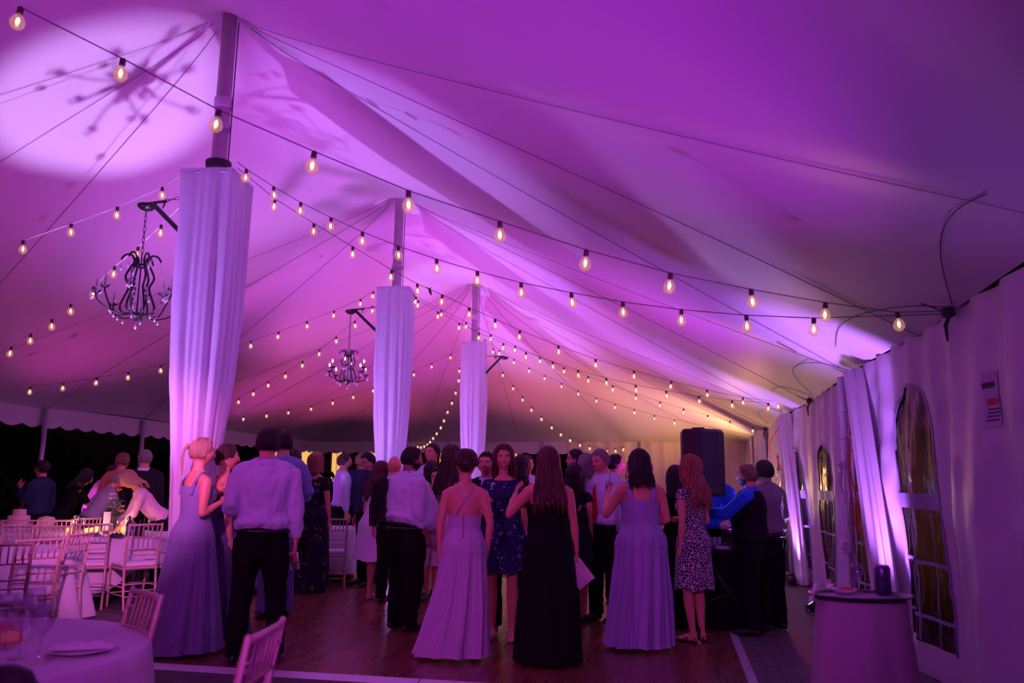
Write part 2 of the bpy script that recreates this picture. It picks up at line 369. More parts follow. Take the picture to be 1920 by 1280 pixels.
def can_z(x, y):
    fx = min(max((x-XL)/(XR-XL)*(nx-1), 0), nx-1.001); fy = min(max((y-Y0c)/(YF-Y0c)*(ny-1), 0), ny-1.001)
    i, j = int(fx), int(fy); u, v = fx-i, fy-j
    return (Z[j, i]*(1-u)*(1-v)+Z[j, i+1]*u*(1-v)+Z[j+1, i]*(1-u)*v+Z[j+1, i+1]*u*v)
def on_canopy(px, py):
    d = ray(px, py); t = .5
    while t < 60:
        p = CAM+d*t
        if p[2] > can_z(p[0], p[1]): return p
        t += .01
    return CAM+d*60
print('ridge mid z', can_z(XC, 9.25), 'quarter', can_z(-1.2, 9.25), can_z(-1.2, 6.67))
cm = translucent('canopy_vinyl', (.80, .78, .80), .06, .45, (2.2, .25, (1, .35, 1)))
mb = MB()
mb.v = [(xs[i], ys[j], Z[j, i]) for j in range(ny) for i in range(nx)]
mb.f = [(j*nx+i, j*nx+i+1, (j+1)*nx+i+1, (j+1)*nx+i) for j in range(ny-1) for i in range(nx-1)]; mb.mi = [0]*len(mb.f)
struct(mb, 'ceiling', cm)
seam_m = mat('seam_webbing', (.36, .30, .36), .7)
tn = 0
def trim(mb, m, smooth=True):
    global tn
    tn += 1; return struct(mb, 'trim_%d' % tn, m, smooth)
for a, b in SEAMS:
    if a[1] < 6 and b[1] < 5: continue
    P = []
    for q in range(41):
        t = .03+.97*q/40; x, y = a[0]+(b[0]-a[0])*t, a[1]+(b[1]-a[1])*t; P.append((x, y, can_z(x, y)-.012))
    trim(MB().loft(P, [(.0045, .002)]*41, 6, round_=False), seam_m)
# scalloped valances, left and far end
vm = translucent('valance_vinyl', (.78, .74, .78), .25, .5, (3, .2))
def valance(p0, p1, drop=.30, sc_=.16, per=.42):
    L = math.hypot(p1[0]-p0[0], p1[1]-p0[1]); n = int(L/.03)
    def f(u, v):
        s = u*L; sag = .012*math.sin(s*9)*v; z0 = EAVE-.02
        z1 = z0-drop-.055*abs(math.sin(PI*s/per))
        x = p0[0]+(p1[0]-p0[0])*u; y = p0[1]+(p1[1]-p0[1])*u
        return (x+sag*(p1[1]-p0[1])/L, y-sag*(p1[0]-p0[0])/L, z0+(z1-z0)*v)
    return trim(MB().grid(f, n, 4), vm)
valance((XL, 0), (XL, YF)); valance((XL, YF), (-2.9, YF)); valance((XR+.07, 3), (XR+.07, YF))

# ------------------------------------------------------------------ right wall: vinyl sheet with arched clear windows
WIN = [(7.0, .50, 2.22), (8.78, .50, 1.98), (11.0, .5, 1.98), (13.2, .5, 1.98), (15.6, .5, 1.98), (18., .5, 1.98)]      # centre Y, half width, top
def in_win(y, z):
    for k, (c, hw, top) in enumerate(WIN):
        if abs(y-c) < hw and .22 < z:
            if z < top-hw*1.0: return k+1
            if (y-c)**2/hw**2+(z-(top-hw))**2/hw**2 < 1: return k+1
    return 0
def wall_x(y, z):
    t = (2.6-z)/2.6
    return XR+.035*math.sin(y*5.1+.6*math.sin(z*1.3))*(.35+t)+.02*math.sin(y*13+z*1.1)*(1-.3*t)+.05*noise.noise(Vector((y*1.1, z*.9, 3.)))+.012*noise.noise(Vector((y*6, z*5, 1.)))
wm = translucent('sidewall_vinyl', (.74, .70, .76), .12, .42, (3.5, .35, (1, 1, .35)))
Y0w = 2.6; nyw = int((YF-Y0w)/.03); nzw = 66
def wf(u, v): y = Y0w+u*(YF-Y0w); z = .0+v*(EAVE-.02); return (wall_x(y, z), y, z)
g = MB().grid(wf, nyw, nzw, keep=lambda u, v: not in_win(Y0w+u*(YF-Y0w), v*(EAVE-.02)))
struct(g, 'wall_right', wm)
pane_m = glassy('clear_vinyl', (.7, .5, .4), .08, .16, (9, .7))
nt_ = pane_m.node_tree; o_n = nt_.nodes['Material Output']; src_ = o_n.inputs[0].links[0].from_socket; tl_ = N(nt_, 'ShaderNodeBsdfTranslucent'); tl_.inputs[0].default_value = (.9, .75, .6, 1); mx_ = nt_.nodes.new('ShaderNodeMixShader'); mx_.inputs[0].default_value = .22
nt_.links.new(src_, mx_.inputs[1]); nt_.links.new(tl_.outputs[0], mx_.inputs[2]); nt_.links.new(mx_.outputs[0], o_n.inputs[0])
for n_ in nt_.nodes:
    if n_.type == 'BUMP': nt_.links.new(n_.outputs[0], tl_.inputs['Normal'])
band_m = mat('window_band', (.32, .26, .45), .5)
for k, (c, hw, top) in enumerate(WIN):
    nn = int(2*hw/.03)
    def pf(u, v): y = c-hw-.02+u*(2*hw+.04); z = .2+v*(top-.2); return (wall_x(y, z)+.012+.004*math.sin(y*31+z*7), y, z)
    g = MB().grid(pf, nn, 60, keep=lambda u, v: in_win(c-hw+u*2*hw, .21+v*(top-.21)) == k+1)
    struct(g, 'window_%d' % (k+1), pane_m)
    b = MB()
    for z0, z1 in ((1.24, 1.36), (.82, .85), (.42, .45)):
        b.grid(lambda u, v: (wall_x(c-hw+u*2*hw, z0+v*(z1-z0))-.008, c-hw+u*2*hw, z0+v*(z1-z0)), 20, 2)
    for dy in (-.3, 0, .3):
        b.grid(lambda u, v: (wall_x(c+dy+u*.02, .25+v)-.006, c+dy+u*.02, .25+v*1.0), 2, 20)
    for sg in (-1, 1):
        b.grid(lambda u, v: (wall_x(c, 1.4+v*.5)-.006, c+sg*v*hw*.6+u*.022, 1.36+v*(top-hw*.3-1.36)), 2, 16)
    bp_ = [(c+hw*sg, .22) for sg in (-1,)]+[(c-hw, .22+(top-hw-.22)*q/10) for q in range(1, 11)]+[(c-hw*math.cos(PI*q/24), top-hw+hw*math.sin(PI*q/24)) for q in range(25)]+[(c+hw, .22+(top-hw-.22)*q/10) for q in range(10, -1, -1)]
    b.loft([(wall_x(y, z)-.004, y, z) for y, z in bp_], [(.016, .006)]*len(bp_), 6, side=(0, 1, 0), round_=False)
    trim(b, band_m)
# far end wall, right part, and its panels
def bf(u, v): x = -2.9+u*(XR+2.9); z = v*(EAVE-.03); return (x, YF+.03*math.sin(x*6)+.02*math.sin(x*17+z), z)
struct(MB().grid(bf, 180, 30), 'wall_back', translucent('backwall_vinyl', (.80, .70, .58), .15, .5))
for x in (-.9, .9): trim(MB().rod((x, YF-.08, 0), (x, YF-.08, EAVE-.05), .03), mat('pole_grey', (.45, .4, .42), .4, .3))

# curtain swags hung at the side poles
cur_m = translucent('curtain_cloth', (.80, .76, .82), .25, .6, (4, .2, (1, 1, .2)))
def curtain(label, ytop, ybot, wtop, wbot, x=XR-.09, ztop=2.56, zbot=.02, waist=None):
    def f(u, v):
        z = ztop+(zbot-ztop)*v; w_ = wtop+(wbot-wtop)*v
        if waist: w_ *= 1-waist*math.sin(min(v*1.3, 1)*PI)
        yc = ytop+(ybot-ytop)*v**.9; k = u*2*PI
        yy = yc+w_*.5*math.cos(k)*(1+.12*math.sin(k*5+v*2)); xx = x+w_*.16*math.sin(k)*(1+.3*math.sin(k*7+1+v))+.02*math.sin(k*9)
        return (xx, yy, z)
    o = MB().grid(f, 90, 40).build('curtain', cur_m); return tag(o, label, 'curtain', 'gathered white curtains along the right side wall')
curtain('broad bright white curtain leaning forward of the near side pole with cables', 8.55, 7.7, .40, .50)
curtain('slimmer gathered white curtain beside the farther side pole with clip lights', 13.7, 12.75, .5, .42)
curtain('farthest gathered curtain behind the man in the striped shirt', 17.6, 16.9, .5, .4)

# hoop straps that loop at the eave joints
dk = mat('dark_strap', (.05, .035, .06), .7)
def hoop(px, label):
    P = [Vector(on_canopy(x, y))-Vector((0, 0, .02)) for x, y in px]; out = []
    for i in range(len(P)-1):
        p0, p1, p2, p3 = P[max(i-1, 0)], P[i], P[i+1], P[min(i+2, len(P)-1)]
        for q in range(6): t = q/6; out.append(.5*((2*p1)+(p2-p0)*t+(2*p0-5*p1+4*p2-p3)*t*t+(3*p1-p0-3*p2+p3)*t**3))
    out.append(P[-1])
    tag(MB().loft(out, [.0035]*len(out), 6, round_=False).build('tent_strap', dk), label, 'strap', 'dark looped straps under the eave')
hoop([(1785, 566), (1772, 520), (1763, 470), (1768, 425), (1795, 385), (1850, 355)], 'dark line drawn for the broad shadow curving up from the nearest dark eave joint')  # broad curved shadow on the canopy, drawn as a dark line
hoop([(1780, 572), (1720, 568), (1650, 576), (1600, 590), (1572, 612), (1566, 645)], 'thin strap curving left from the nearest dark eave joint')
hoop([(1525, 738), (1500, 715), (1486, 692), (1502, 679), (1540, 677), (1590, 690)], 'dark strap looping from the second eave joint to the near side pole')
hoop([(1520, 738), (1490, 728), (1462, 722), (1446, 730)], 'short dark strap left of the second eave joint')
hoop([(1440, 792), (1425, 780), (1424, 768), (1445, 764), (1466, 768)], 'small dark strap looping at the farthest eave joint')
for y, n_ in ((5.8, 'nearest'), (11.6, 'second'), (17.2, 'farthest')):
    k = thing('ratchet_joint', '%s dark ratchet joint where straps meet at the right eave' % n_, 'tent fitting', (XR-.05, y, EAVE-.05), group='eave joints between side poles')
    MB().box((0, 0, 0), (.07, .08, .07), ch=.012).build('ratchet_body', dk, k, False)
    MB().loft([(0, -.03, -.02), (-.04, -.06, -.10), (-.03, -.04, -.2)], [.012, .014, .007], 8).build('strap_end', dk, k)
    MB().rod((0, 0, 0), (-.16, .02, .07), .005).build('hook', dk, k)

# ------------------------------------------------------------------ poles
pm = mat('pole_metal', (.55, .5, .6), .35, .35, bump=(30, .05)); wood_p = mat('centre_pole_wood', (.62, .50, .56), .5, 0, var=(7, (.45, .36, .42)), bump=(25, .2))
for k, y in enumerate(PK[1:]):
    nm = ('nearest', 'middle', 'farthest')[k]
    p = thing('centre_pole', '%s tall round tent centre pole rising out of its draped column' % nm, 'pole', (XC, y, 0), group='centre poles of the tent')
    MB().rod((0, 0, .0), (0, 0, ZP+.02), .085, .07, 20).build('shaft', wood_p, p)
    MB().lathe((0, 0, 4.75), [(.083, 0), (.09, .01), (.09, .05), (.083, .06)], 20).build('collar', pm, p)
    MB().lathe((0, 0, 4.98), [(.083, 0), (.086, .005), (.086, .10), (.083, .105)], 20).build('tape_band', mat('pale_tape', (.7, .6, .7), .6), p)
    MB().lathe((0, 0, 4.37), [(.085, 0), (.12, .01), (.12, .06), (.085, .07)], 20).build('bracket_ring', dk, p)
    MB().rod((.10, 0, 4.4), (.095, .01, 5.9), .006).build('rope', dk, p)
# draped columns on hoops
drape_m = translucent('drape_sheer', (.84, .82, .92), .55, .7, (3, .15, (1, 1, .15)), .06)
for k, y in enumerate(PK[1:]):
    nm = ('nearest and largest', 'middle', 'farthest and smallest')[k]
    t = thing('draped_column', '%s white sheer drape tapering down around a centre pole' % nm, 'drape', (XC, y, 0), R(8), group='draped centre columns')
    prof = [(0, .262), (.3, .275), (.46, .25), (.6, .205), (.8, .165), (.93, .16), (1., .19)]
    zt_c = (4.22, 4.36, 4.40)[k]
    ph = rng.rand(6)*6
    def rr(v): 
        return float(np.interp(v, [a for a, b in prof], [b for a, b in prof]))
    def f(u, v):
        a = u*2*PI; z = zt_c*(1-v)+.05; r = rr(v); sq = (1-v)**1.3*.92
        e = 1/max(abs(math.cos(a)), abs(math.sin(a))); r *= 1+sq*(e-1)
        amp = .012+.05*min(v*2, 1)
        r *= 1+amp*(math.sin(a*9+ph[0]+v)+.8*math.sin(a*14+ph[1]-v*1.5)+.5*math.sin(a*23+ph[2]))
        r *= 1+.015*noise.noise(Vector((math.cos(a)*3, math.sin(a)*3, z*6+k)))
        return (r*math.cos(a), r*math.sin(a), z)
    MB().grid(f, 220, 70).build('drape_cloth', drape_m, t)
    s4 = .252; fr = MB()
    pts = [(s4*math.cos(a)/max(abs(math.cos(a)), abs(math.sin(a))), s4*math.sin(a)/max(abs(math.cos(a)), abs(math.sin(a))), zt_c+.012) for a in [2*PI*q/40 for q in range(40)]]
    fr.loft(pts, [.010]*40, 6, closed=True); fr.rod((-.25, 0, zt_c+.01), (.25, 0, zt_c+.01), .008); fr.rod((0, -.25, zt_c+.01), (0, .25, zt_c+.01), .008)
    fr.build('hoop_frame', mat('hoop_white', (.6, .55, .65), .5), t)

# side poles right and left
def clip(p, z, dx, dy, s=1):
    MB().box((dx, dy, z), (.07*s, .06*s, .10*s), ch=.01).build('junction_box', mat('box_grey', (.55, .55, .68), .5), p, False)
    MB().sph((dx-.037*s, dy-.02, z), (.012, .02, .02), 10).build('socket_face', mat('white_plastic', (.85, .83, .88), .4), p)
for k, y in enumerate(SIDE_R):
    if k == 0: continue
    nm = ('', 'near right side tent pole hung with cables and boxes', 'farther right side tent pole with clip lights', 'farthest right side tent pole by the warm corner')[k]
    p = thing('side_pole', nm, 'pole', (XR-.12, y, 0), group='poles along the right wall')
    MB().rod((0, 0, 0), (0, 0, EAVE-.06), .042, n=16).build('shaft', pm, p)
    MB().lathe((0, 0, 0), [(.09, 0), (.09, .012), (.05, .02), (.045, .05)], 16).build('foot_plate', pm, p)
    for z in (2.2, 1.9, 1.35, .95, .62): MB().lathe((0, 0, z), [(.043, 0), (.047, .003), (.047, .012), (.043, .015)], 14).build('cable_tie', mat('white_plastic'), p)
    if k < 3:
        clip(p, 1.62, -.06, -.05); clip(p, .80, -.06, -.06, 1.25); clip(p, .20, -.05, -.05, .9)
        MB().loft([(-.05, -.05, 1.62), (-.09, -.08, 1.45), (-.055, -.06, 1.28)], [.02, .014, .006], 8).build('plug', mat('white_plastic'), p)
def cord(name, label, pts, r, m, group=None):
    P = [Vector(p) for p in pts]; out = []
    for i in range(len(P)-1):
        p0, p1, p2, p3 = P[max(i-1, 0)], P[i], P[i+1], P[min(i+2, len(P)-1)]
        for q in range(6):
            t = q/6; out.append(.5*((2*p1)+(p2-p0)*t+(2*p0-5*p1+4*p2-p3)*t*t+(3*p1-p0-3*p2+p3)*t**3))
    out.append(P[-1])
    return tag(MB().loft(out, [r]*len(out), 6, round_=False).build(name, m), label, 'cord', group)
sx, sy = XR-.12, SIDE_R[1]
red = mat('red_cord', (.8, .05, .03), .5); wc = mat('white_cord', (.8, .78, .85), .5)
cord('power_cord', 'red extension cord tied down the near side pole', [(sx+.03, sy-.055, 2.45), (sx+.045, sy-.06, 2.0), (sx+.02, sy-.07, 1.6), (sx+.06, sy-.07, 1.3), (sx+.075, sy-.06, 1.05), (sx+.055, sy-.06, .95), (sx+.03, sy-.07, 1.1), (sx+.03, sy-.06, 1.3)], .008, red)
cord('power_cord', 'white cable dropping from the boxes on the near side pole', [(sx-.02, sy-.06, 1.75), (sx-.05, sy-.09, 1.4), (sx-.075, sy-.06, 1.1), (sx-.05, sy-.07, .8), (sx-.06, sy-.08, .5), (sx-.10, sy-.06, .3), (sx-.05, sy-.06, .15)], .007, wc)
cord('power_cord', 'second white cable hanging in a loop on the near side pole', [(sx+.01, sy-.055, 1.4), (sx-.02, sy-.075, 1.2), (sx-.045, sy-.08, 1.0), (sx+.03, sy-.06, .62), (sx+.045, sy-.06, .45), (sx-.02, sy-.06, .18)], .006, wc)
cord('power_cord', 'white plug lead coiled above the upper box of the near pole', [(sx+.01, sy-.05, 1.95), (sx+.06, sy-.08, 1.88), (sx+.055, sy-.07, 1.78), (sx+.01, sy-.05, 1.76)], .006, wc)
s2 = SIDE_R[2]
cord('power_cord', 'orange red cord looping down beside the farther side pole', [(sx-.02, s2-.05, 2.4), (sx-.22, s2-.3, 2.1), (sx-.12, s2-.25, 1.9), (sx-.04, s2-.06, 1.75), (sx-.03, s2-.06, 1.4), (sx-.2, s2-.2, 1.25), (sx-.12, s2-.1, 1.15), (sx-.03, s2-.05, 1.3)], .008, red)
for y, nm in ((11.77, 'nearer'), (14.34, 'farther'), (19.5, 'farthest')):
    p = thing('side_pole', '%s slim pole on the open left side below the scalloped valance' % nm, 'pole', (XL+.06, y, 0), group='poles along the open left side')
    MB().rod((0, 0, 0), (0, 0, EAVE-.04), .042, n=14).build('shaft', pm, p)
    MB().lathe((0, 0, 0), [(.09, 0), (.09, .012), (.05, .02)], 14).build('foot_plate', pm, p)
for x, nm in ((-8.4, 'left'), (-6.3, 'middle'), (-3.6, 'right')):
    p = thing('side_pole', '%s slim pole under the valance at the far end' % nm, 'pole', (x, YF-.07, 0), group='poles at the far end')
    MB().rod((0, 0, 0), (0, 0, EAVE-.04), .042, n=12).build('shaft', pm, p); MB().lathe((0, 0, 0), [(.09, 0), (.09, .012), (.05, .02)], 12).build('foot_plate', pm, p)

# uplight cans
can_m = mat('fixture_black', (.02, .02, .022), .45); lens_m = mat('fixture_lens', (.6, .5, .9), .2, emit=(.7, .5, 1.), estr=6)
def ul_label(loc, where):
    x, y = loc[0], loc[1]
    depth = ('nearest', 'middle', 'farthest')[0 if y < 10 else 1 if y < 15 else 2]
    if x > 1: 
        sp_ = min(SIDE_R, key=lambda q: abs(q-y)); n_ = {SIDE_R[0]: 'first', SIDE_R[1]: 'second', SIDE_R[2]: 'third', SIDE_R[3]: 'last'}[sp_]
        if abs(x-1.62) < .005: return 'black uplight can at the foot of the %s bright curtain' % ('near' if y < 10 else 'farther')
        if abs(x-1.56) < .005: return 'narrow black uplight can leaning inward from the %s right side pole' % n_
        return 'black uplight can %s the %s pole along the right wall' % ('thrown across the tent from beyond' if x < 1.55 else 'shining straight up beside', n_)
    if x < -9: return 'added black uplight can at the open left side, the %s one' % depth
    if x < -8.2: return 'added black uplight can %s' % {5.2: 'on the ground at the near left edge', 8.6: 'on the ground left of the ballroom chairs', 12.: 'on the ground behind the cake table', 16.: 'on the ground beyond the left background guests'}[y]
    if x < -7.9: return 'added black uplight can at the far left end of the tent'
    if x < -6: return 'added black uplight can raking the outside of the %s draped column' % ('nearest' if y < 6 else 'middle' if y < 12 else 'farthest')
    if abs(x-XC-.11) < .02: return 'black uplight can hidden inside the %s draped column' % depth
    if abs(x-XC) < .6 and y > 20: return 'added black uplight can near the middle of the far wall'
    if abs(x+4.66) < .004 and abs(y-6.85) < .01: return 'black pinspot can aimed up through the unlit near chandelier'
    if abs(x-XC) < .6: return 'added black uplight can on the ground %s of the %s draped column, %s it' % ('right' if x > XC else 'left', depth, 'before' if min(abs(y-p) for p in PK if p < y+.6) > .55 or y < 6.5 else 'beside')
    return 'added black uplight can standing on open ground %s' % {-5.1: 'behind the nearest column', -5.2: 'behind the middle column', -1.6: 'right of the middle column', -1.0: 'towards the far wall', -.6: 'behind the crowd'}.get(x, 'by the poles')
for n_, (loc, aim) in enumerate(UPL):
    if loc[1] < 4.5: continue
    where = 'beside the right wall' if loc[0] > 1 else ('added by the open left side' if loc[0] < -9 else 'at the foot of a draped column' if abs(loc[0]-XC) < .5 else 'added on the floor')
    t = thing('uplight', ul_label(loc, where), 'light', loc, group='uplights '+where)
    d = (Vector(aim)-Vector(loc)).normalized()
    q = d.to_track_quat('Z', 'Y').to_matrix()
    def rot(mb): mb.v = [tuple(q@Vector(v)) for v in mb.v]; return mb
    rot(MB().lathe((0, 0, 0), [(.035, -.05), (.055, -.04), (.06, .05), (.052, .05), (.05, .03)], 16)).build('housing', can_m, t)
    rot(MB().lathe((0, 0, 0), [(.0001, .036), (.05, .036)], 16)).build('lens', lens_m, t)
    MB().loft([(-.075, 0, -.05), (-.075, 0, .01), (0, 0, -.075+.0), (.075, 0, .01), (.075, 0, -.05)][0:2], [.008, .008], 6).loft([(.075, 0, -.05), (.075, 0, .01)], [.008, .008], 6).box((0, 0, -.06), (.16, .05, .012)).build('yoke', can_m, t)

# printed care label on the vinyl wall and a printed patch on the canopy
def wall_patch(px, py, w_, h_, m, name, parent=None, dx=.0):
    P = onX(px, py, XR-.05); y0, z0 = P[1], P[2]
    g = MB().grid(lambda u, v: (wall_x(y0+(u-.5)*w_, z0+(v-.5)*h_)-.006-dx, y0+(u-.5)*w_, z0+(v-.5)*h_), 10, 6); return g
lb = wall_patch(1840, 748, .16, .34, None, '').build('care_label', mat('label_vinyl', (.55, .45, .58), .6)); tag(lb, 'printed care label with a red block high on the near vinyl wall', 'label')
wall_patch(1836, 722, .12, .035, None, '', dx=.003).build('label_heading', mat('label_ink', (.05, .03, .06), .6), lb)
wall_patch(1842, 752, .12, .04, None, '', dx=.003).build('label_block', mat('label_red', (.6, .03, .05), .6), lb)
tx_ = MB()
for k_ in range(4): q_ = wall_patch(1844, 766+k_*7, .12, .010, None, '', dx=.003); tx_.add(q_.v, q_.f)
tx_.build('label_text', mat('label_ink'), lb)
A_, B_ = Vector(on_canopy(1457, 640)), Vector(on_canopy(1494, 659)); d_ = (B_-A_)/6; pt = MB()
for k_ in range(6): p_ = A_+d_*k_-Vector((0, 0, .008)); pt.loft([p_, p_+d_*.7], [(.02, .003)]*2, 6, side=(0, 1, 0), round_=False)
tag(pt.build('printed_mark', mat('label_red')), 'small red printed marking on the canopy above the near right side pole', 'label')
# ------------------------------------------------------------------ chandelier brackets and chandeliers
iron = mat('wrought_iron', (.03, .022, .03), .4, .5)
crys = mat('crystal', (.85, .82, .92), .08, alpha=.75)
candle_m = mat('candle_sleeve', (.75, .68, .72), .5)
flame_off = glassy('bulb_clear', (.95, .9, .95), .25, .02)
flame_on = mat('bulb_lit', (1, .8, .6), .3, emit=(1., .55, .25), estr=6)
def chain(mb, a, b, r=.011, link=.05):
    a, b = Vector(a), Vector(b); L = (b-a).length; n = max(2, int(L/link)); d = (b-a).normalized()
    u = d.orthogonal().normalized(); v = d.cross(u)
    for k in range(n):
        c = a+d*(k+.5)*L/n; s = u if k % 2 else v
        mb.loft([c+d*math.cos(2*PI*q/10)*L/n*.62+s*math.sin(2*PI*q/10)*r for q in range(10)], [.0032]*10, 5, closed=True)
def bracket(py, ang, label, arm=.62, ztop=4.12, zlow=3.55, rot0=0):
    t = thing('chandelier_bracket', label, 'bracket', (XC, py, 0), ang, 'brackets on the centre poles')
    MB().loft([(.09, 0, zlow), (arm, 0, ztop)], [(.024, .024)]*2, 8).build('strut', iron, t)
    m = MB(); chain(m, (.09, 0, ztop+.05), (arm-.12, 0, ztop+.02), .014, .06); m.build('stay_chain', iron, t)
    MB().rod((arm-.16, 0, ztop+.015), (arm+.08, 0, ztop+.015), .014).loft([(arm-.14, 0, ztop), (arm-.12, 0, ztop-.05)], [.01, .006], 6).build('top_rail', iron, t)
    MB().lathe((arm+.08, 0, ztop-.03), [(.02, -.03), (.06, -.015), (.085, .01), (.085, .03), (.01, .04)], 20).build('ceiling_rose', iron, t)
    return (XC+(arm+.08)*math.cos(ang), py+(arm+.08)*math.sin(ang), ztop-.06)
def chandelier(top, drop, label, lit, sc_=1., rz=0):
    # origin: bottom centre
    t = thing('chandelier', label, 'chandelier', (top[0], top[1], top[2]-drop), rz, 'iron and crystal chandeliers')
    H = drop; m = MB(); chain(m, (0, 0, .50*sc_), (0, 0, H), .011, .05); m.build('chain', iron, t)
    fr = MB()
    for k in range(6):
        a = 2*PI*k/6+.2; c, s = math.cos(a), math.sin(a)
        pr = [(.01, .05), (.10, .05), (.125, .10), (.10, .18), (.075, .26), (.105, .34), (.075, .42), (.05, .47), (.075, .525), (.12, .52), (.145, .485)]
        P = [Vector((r*c, r*s, z))*sc_ for r, z in pr]; out = []
        for i in range(len(P)-1):
            p0, p1, p2, p3 = P[max(i-1, 0)], P[i], P[i+1], P[min(i+2, len(P)-1)]
            for q in range(4): u = q/4; out.append(.5*((2*p1)+(p2-p0)*u+(2*p0-5*p1+4*p2-p3)*u*u+(3*p1-p0-3*p2+p3)*u**3))
        out.append(P[-1]); fr.loft(out, [.0085*sc_]*len(out), 6)
    fr.lathe((0, 0, .425*sc_), [(.045, 0), (.065, .01), (.065, .025), (.04, .035)], 16)
    fr.lathe((0, 0, 0), [(.003, -.03), (.02, -.01), (.014, .01), (.05, .03), (.055, .05), (.02, .065)], 14)
    fr.rod((0, 0, .04), (0, 0, .5*sc_), .007)
    fr.build('frame', iron, t)
    def drop_(x, y, z, L=.05):
        return [(x, y, z), L]
    arm0 = None
    for k in range(8):
        a = 2*PI*k/8+.1; low = k % 2; ro = (.34 if low else .25)*sc_; zc = (.16 if low else .26)*sc_
        am = MB(); c, s = math.cos(a), math.sin(a)
        P = [Vector((r*c, r*s, z)) for r, z in ((.04, .05), (.14*sc_, .03), (.24*sc_*ro/.34/sc_, .06), (ro*.97, zc-.07), (ro, zc))]
        out = []
        for i in range(len(P)-1):
            p0, p1, p2, p3 = P[max(i-1, 0)], P[i], P[i+1], P[min(i+2, len(P)-1)]
            for q in range(5): u = q/5; out.append(.5*((2*p1)+(p2-p0)*u+(2*p0-5*p1+4*p2-p3)*u*u+(3*p1-p0-3*p2+p3)*u**3))
        out.append(P[-1]); am.loft(out, [.0075]*len(out), 6)
        for q in range(6):       # leafy cup
            b = 2*PI*q/6; am.loft([(ro*c, ro*s, zc-.01), (ro*c+.03*math.cos(b), ro*s+.03*math.sin(b), zc), (ro*c+.045*math.cos(b), ro*s+.045*math.sin(b), zc+.02)], [(.009, .003), (.011, .003), (.002, .002)], 6)
        ar = am.build('arm', iron, t)
        MB().rod((ro*c, ro*s, zc), (ro*c, ro*s, zc+.075), .011, n=10).build('candle', candle_m, ar)
        MB().lathe((ro*c, ro*s, zc+.075), [(.006, 0), (.013, .015), (.011, .032), (.001, .058)], 10).build('bulb', flame_on if lit else flame_off, ar)
        cr = MB()
        for q in range(3):
            b = a+(q-1)*.5; x, y = ro*c+.042*math.cos(b), ro*s+.042*math.sin(b)
            L = (.045, .06, .04)[q]; cr.rod((x, y, zc+.01), (x, y, zc-.03), .0012, n=4)
            cr.lathe((x, y, zc-.03-L), [(.0005, 0), (.009, L*.25), (.0105, L*.45), (.0005, L)], 6)
        x, y = ro*.55*c, ro*.55*s; cr.lathe((x, y, -.02), [(.0005, 0), (.010, .015), (.001, .05)], 6)
        cr.build('crystal_drops', crys, ar, False)
    for k in range(6):
        a = 2*PI*k/6+.2; x, y = .145*sc_*math.cos(a), .145*sc_*math.sin(a)
        MB().lathe((x, y, .385*sc_), [(.0005, 0), (.011, .02), (.013, .03), (.0015, .065), (.001, .1*sc_)], 6).build('crystal_pendant', crys, t, False)
        x, y = .06*math.cos(a), .06*math.sin(a)
        MB().lathe((x, y, .09), [(.0005, 0), (.010, .02), (.0012, .06), (.0012, .07), (.008, .08), (.0012, .09), (.0012, .12), (.008, .13), (.0012, .14), (.0012, .17), (.008, .18), (.0012, .19), (.0012, .22), (.008, .23), (.0012, .24), (.001, .33)], 6).build('bead_strand', crys, t, False)
    MB().lathe((0, 0, -.10), [(.0005, 0), (.013, .022), (.0012, .06), (.001, .075)], 6).build('crystal_finial', crys, t, False)
    return t
top = bracket(PK[1], PI-.12, 'black strut bracket with chain holding the unlit near chandelier', .74, 4.08, 3.5)
K_ = Vector((top[0], top[1], top[2]-.95)); C0_ = Vector(on_canopy(195, 205)); L_0 = C0_+(K_-C0_)*((C0_.z-.08)/(C0_.z-K_.z)); print('beam foot', L_0, 'hits', C0_)
chandelier(top, 1.10, 'large unlit iron chandelier with crystal drops left of the nearest column', False, 1.22, .3)
top = bracket(PK[2], PI-.12, 'black strut bracket with twig-like chain on the middle column', .72, 4.12, 3.55)
chandelier(top, 1.12, 'small lit candle chandelier left of the middle column', True, 1., .1)
top = bracket(PK[3], -.1, 'black strut bracket pointing right from the farthest column', .62, 4.12, 3.6)

# ------------------------------------------------------------------ string lights
bulb_glass = glassy('bulb_glass', (1., .86, .74), .10, .03, emit=((1., .50, .30), .12))
fil_m = mat('filament', (1, .7, .4), .3, emit=(1., .55, .26), estr=5)
sock_m = mat('bulb_socket', (.10, .05, .06), .6); wire_m = mat('string_wire', (.16, .12, .15), .6); wire_w = mat('string_wire_pale', (.75, .7, .78), .4)
proto = None
def bulb(loc, parent, tilt):
    global proto
    if proto is None:
        g = MB().lathe((0, 0, 0), [(.012, -.035), (.014, -.045), (.028, -.058), (.037, -.085), (.034, -.105), (.020, -.122), (.001, -.129)], 14).build('bulb', bulb_glass, parent)
        MB().lathe((0, 0, 0), [(.010, .004), (.015, 0), (.016, -.035), (.012, -.04)], 10).build('socket', sock_m, g)
        MB().lathe((0, 0, 0), [(.001, -.058), (.008, -.066), (.0105, -.082), (.006, -.096), (.001, -.1)], 8).build('filament', fil_m, g)
        proto = g; g.location = loc; g.rotation_euler = tilt; return g
    g = dup(proto, parent); g.location = loc; g.rotation_euler = tilt; return g
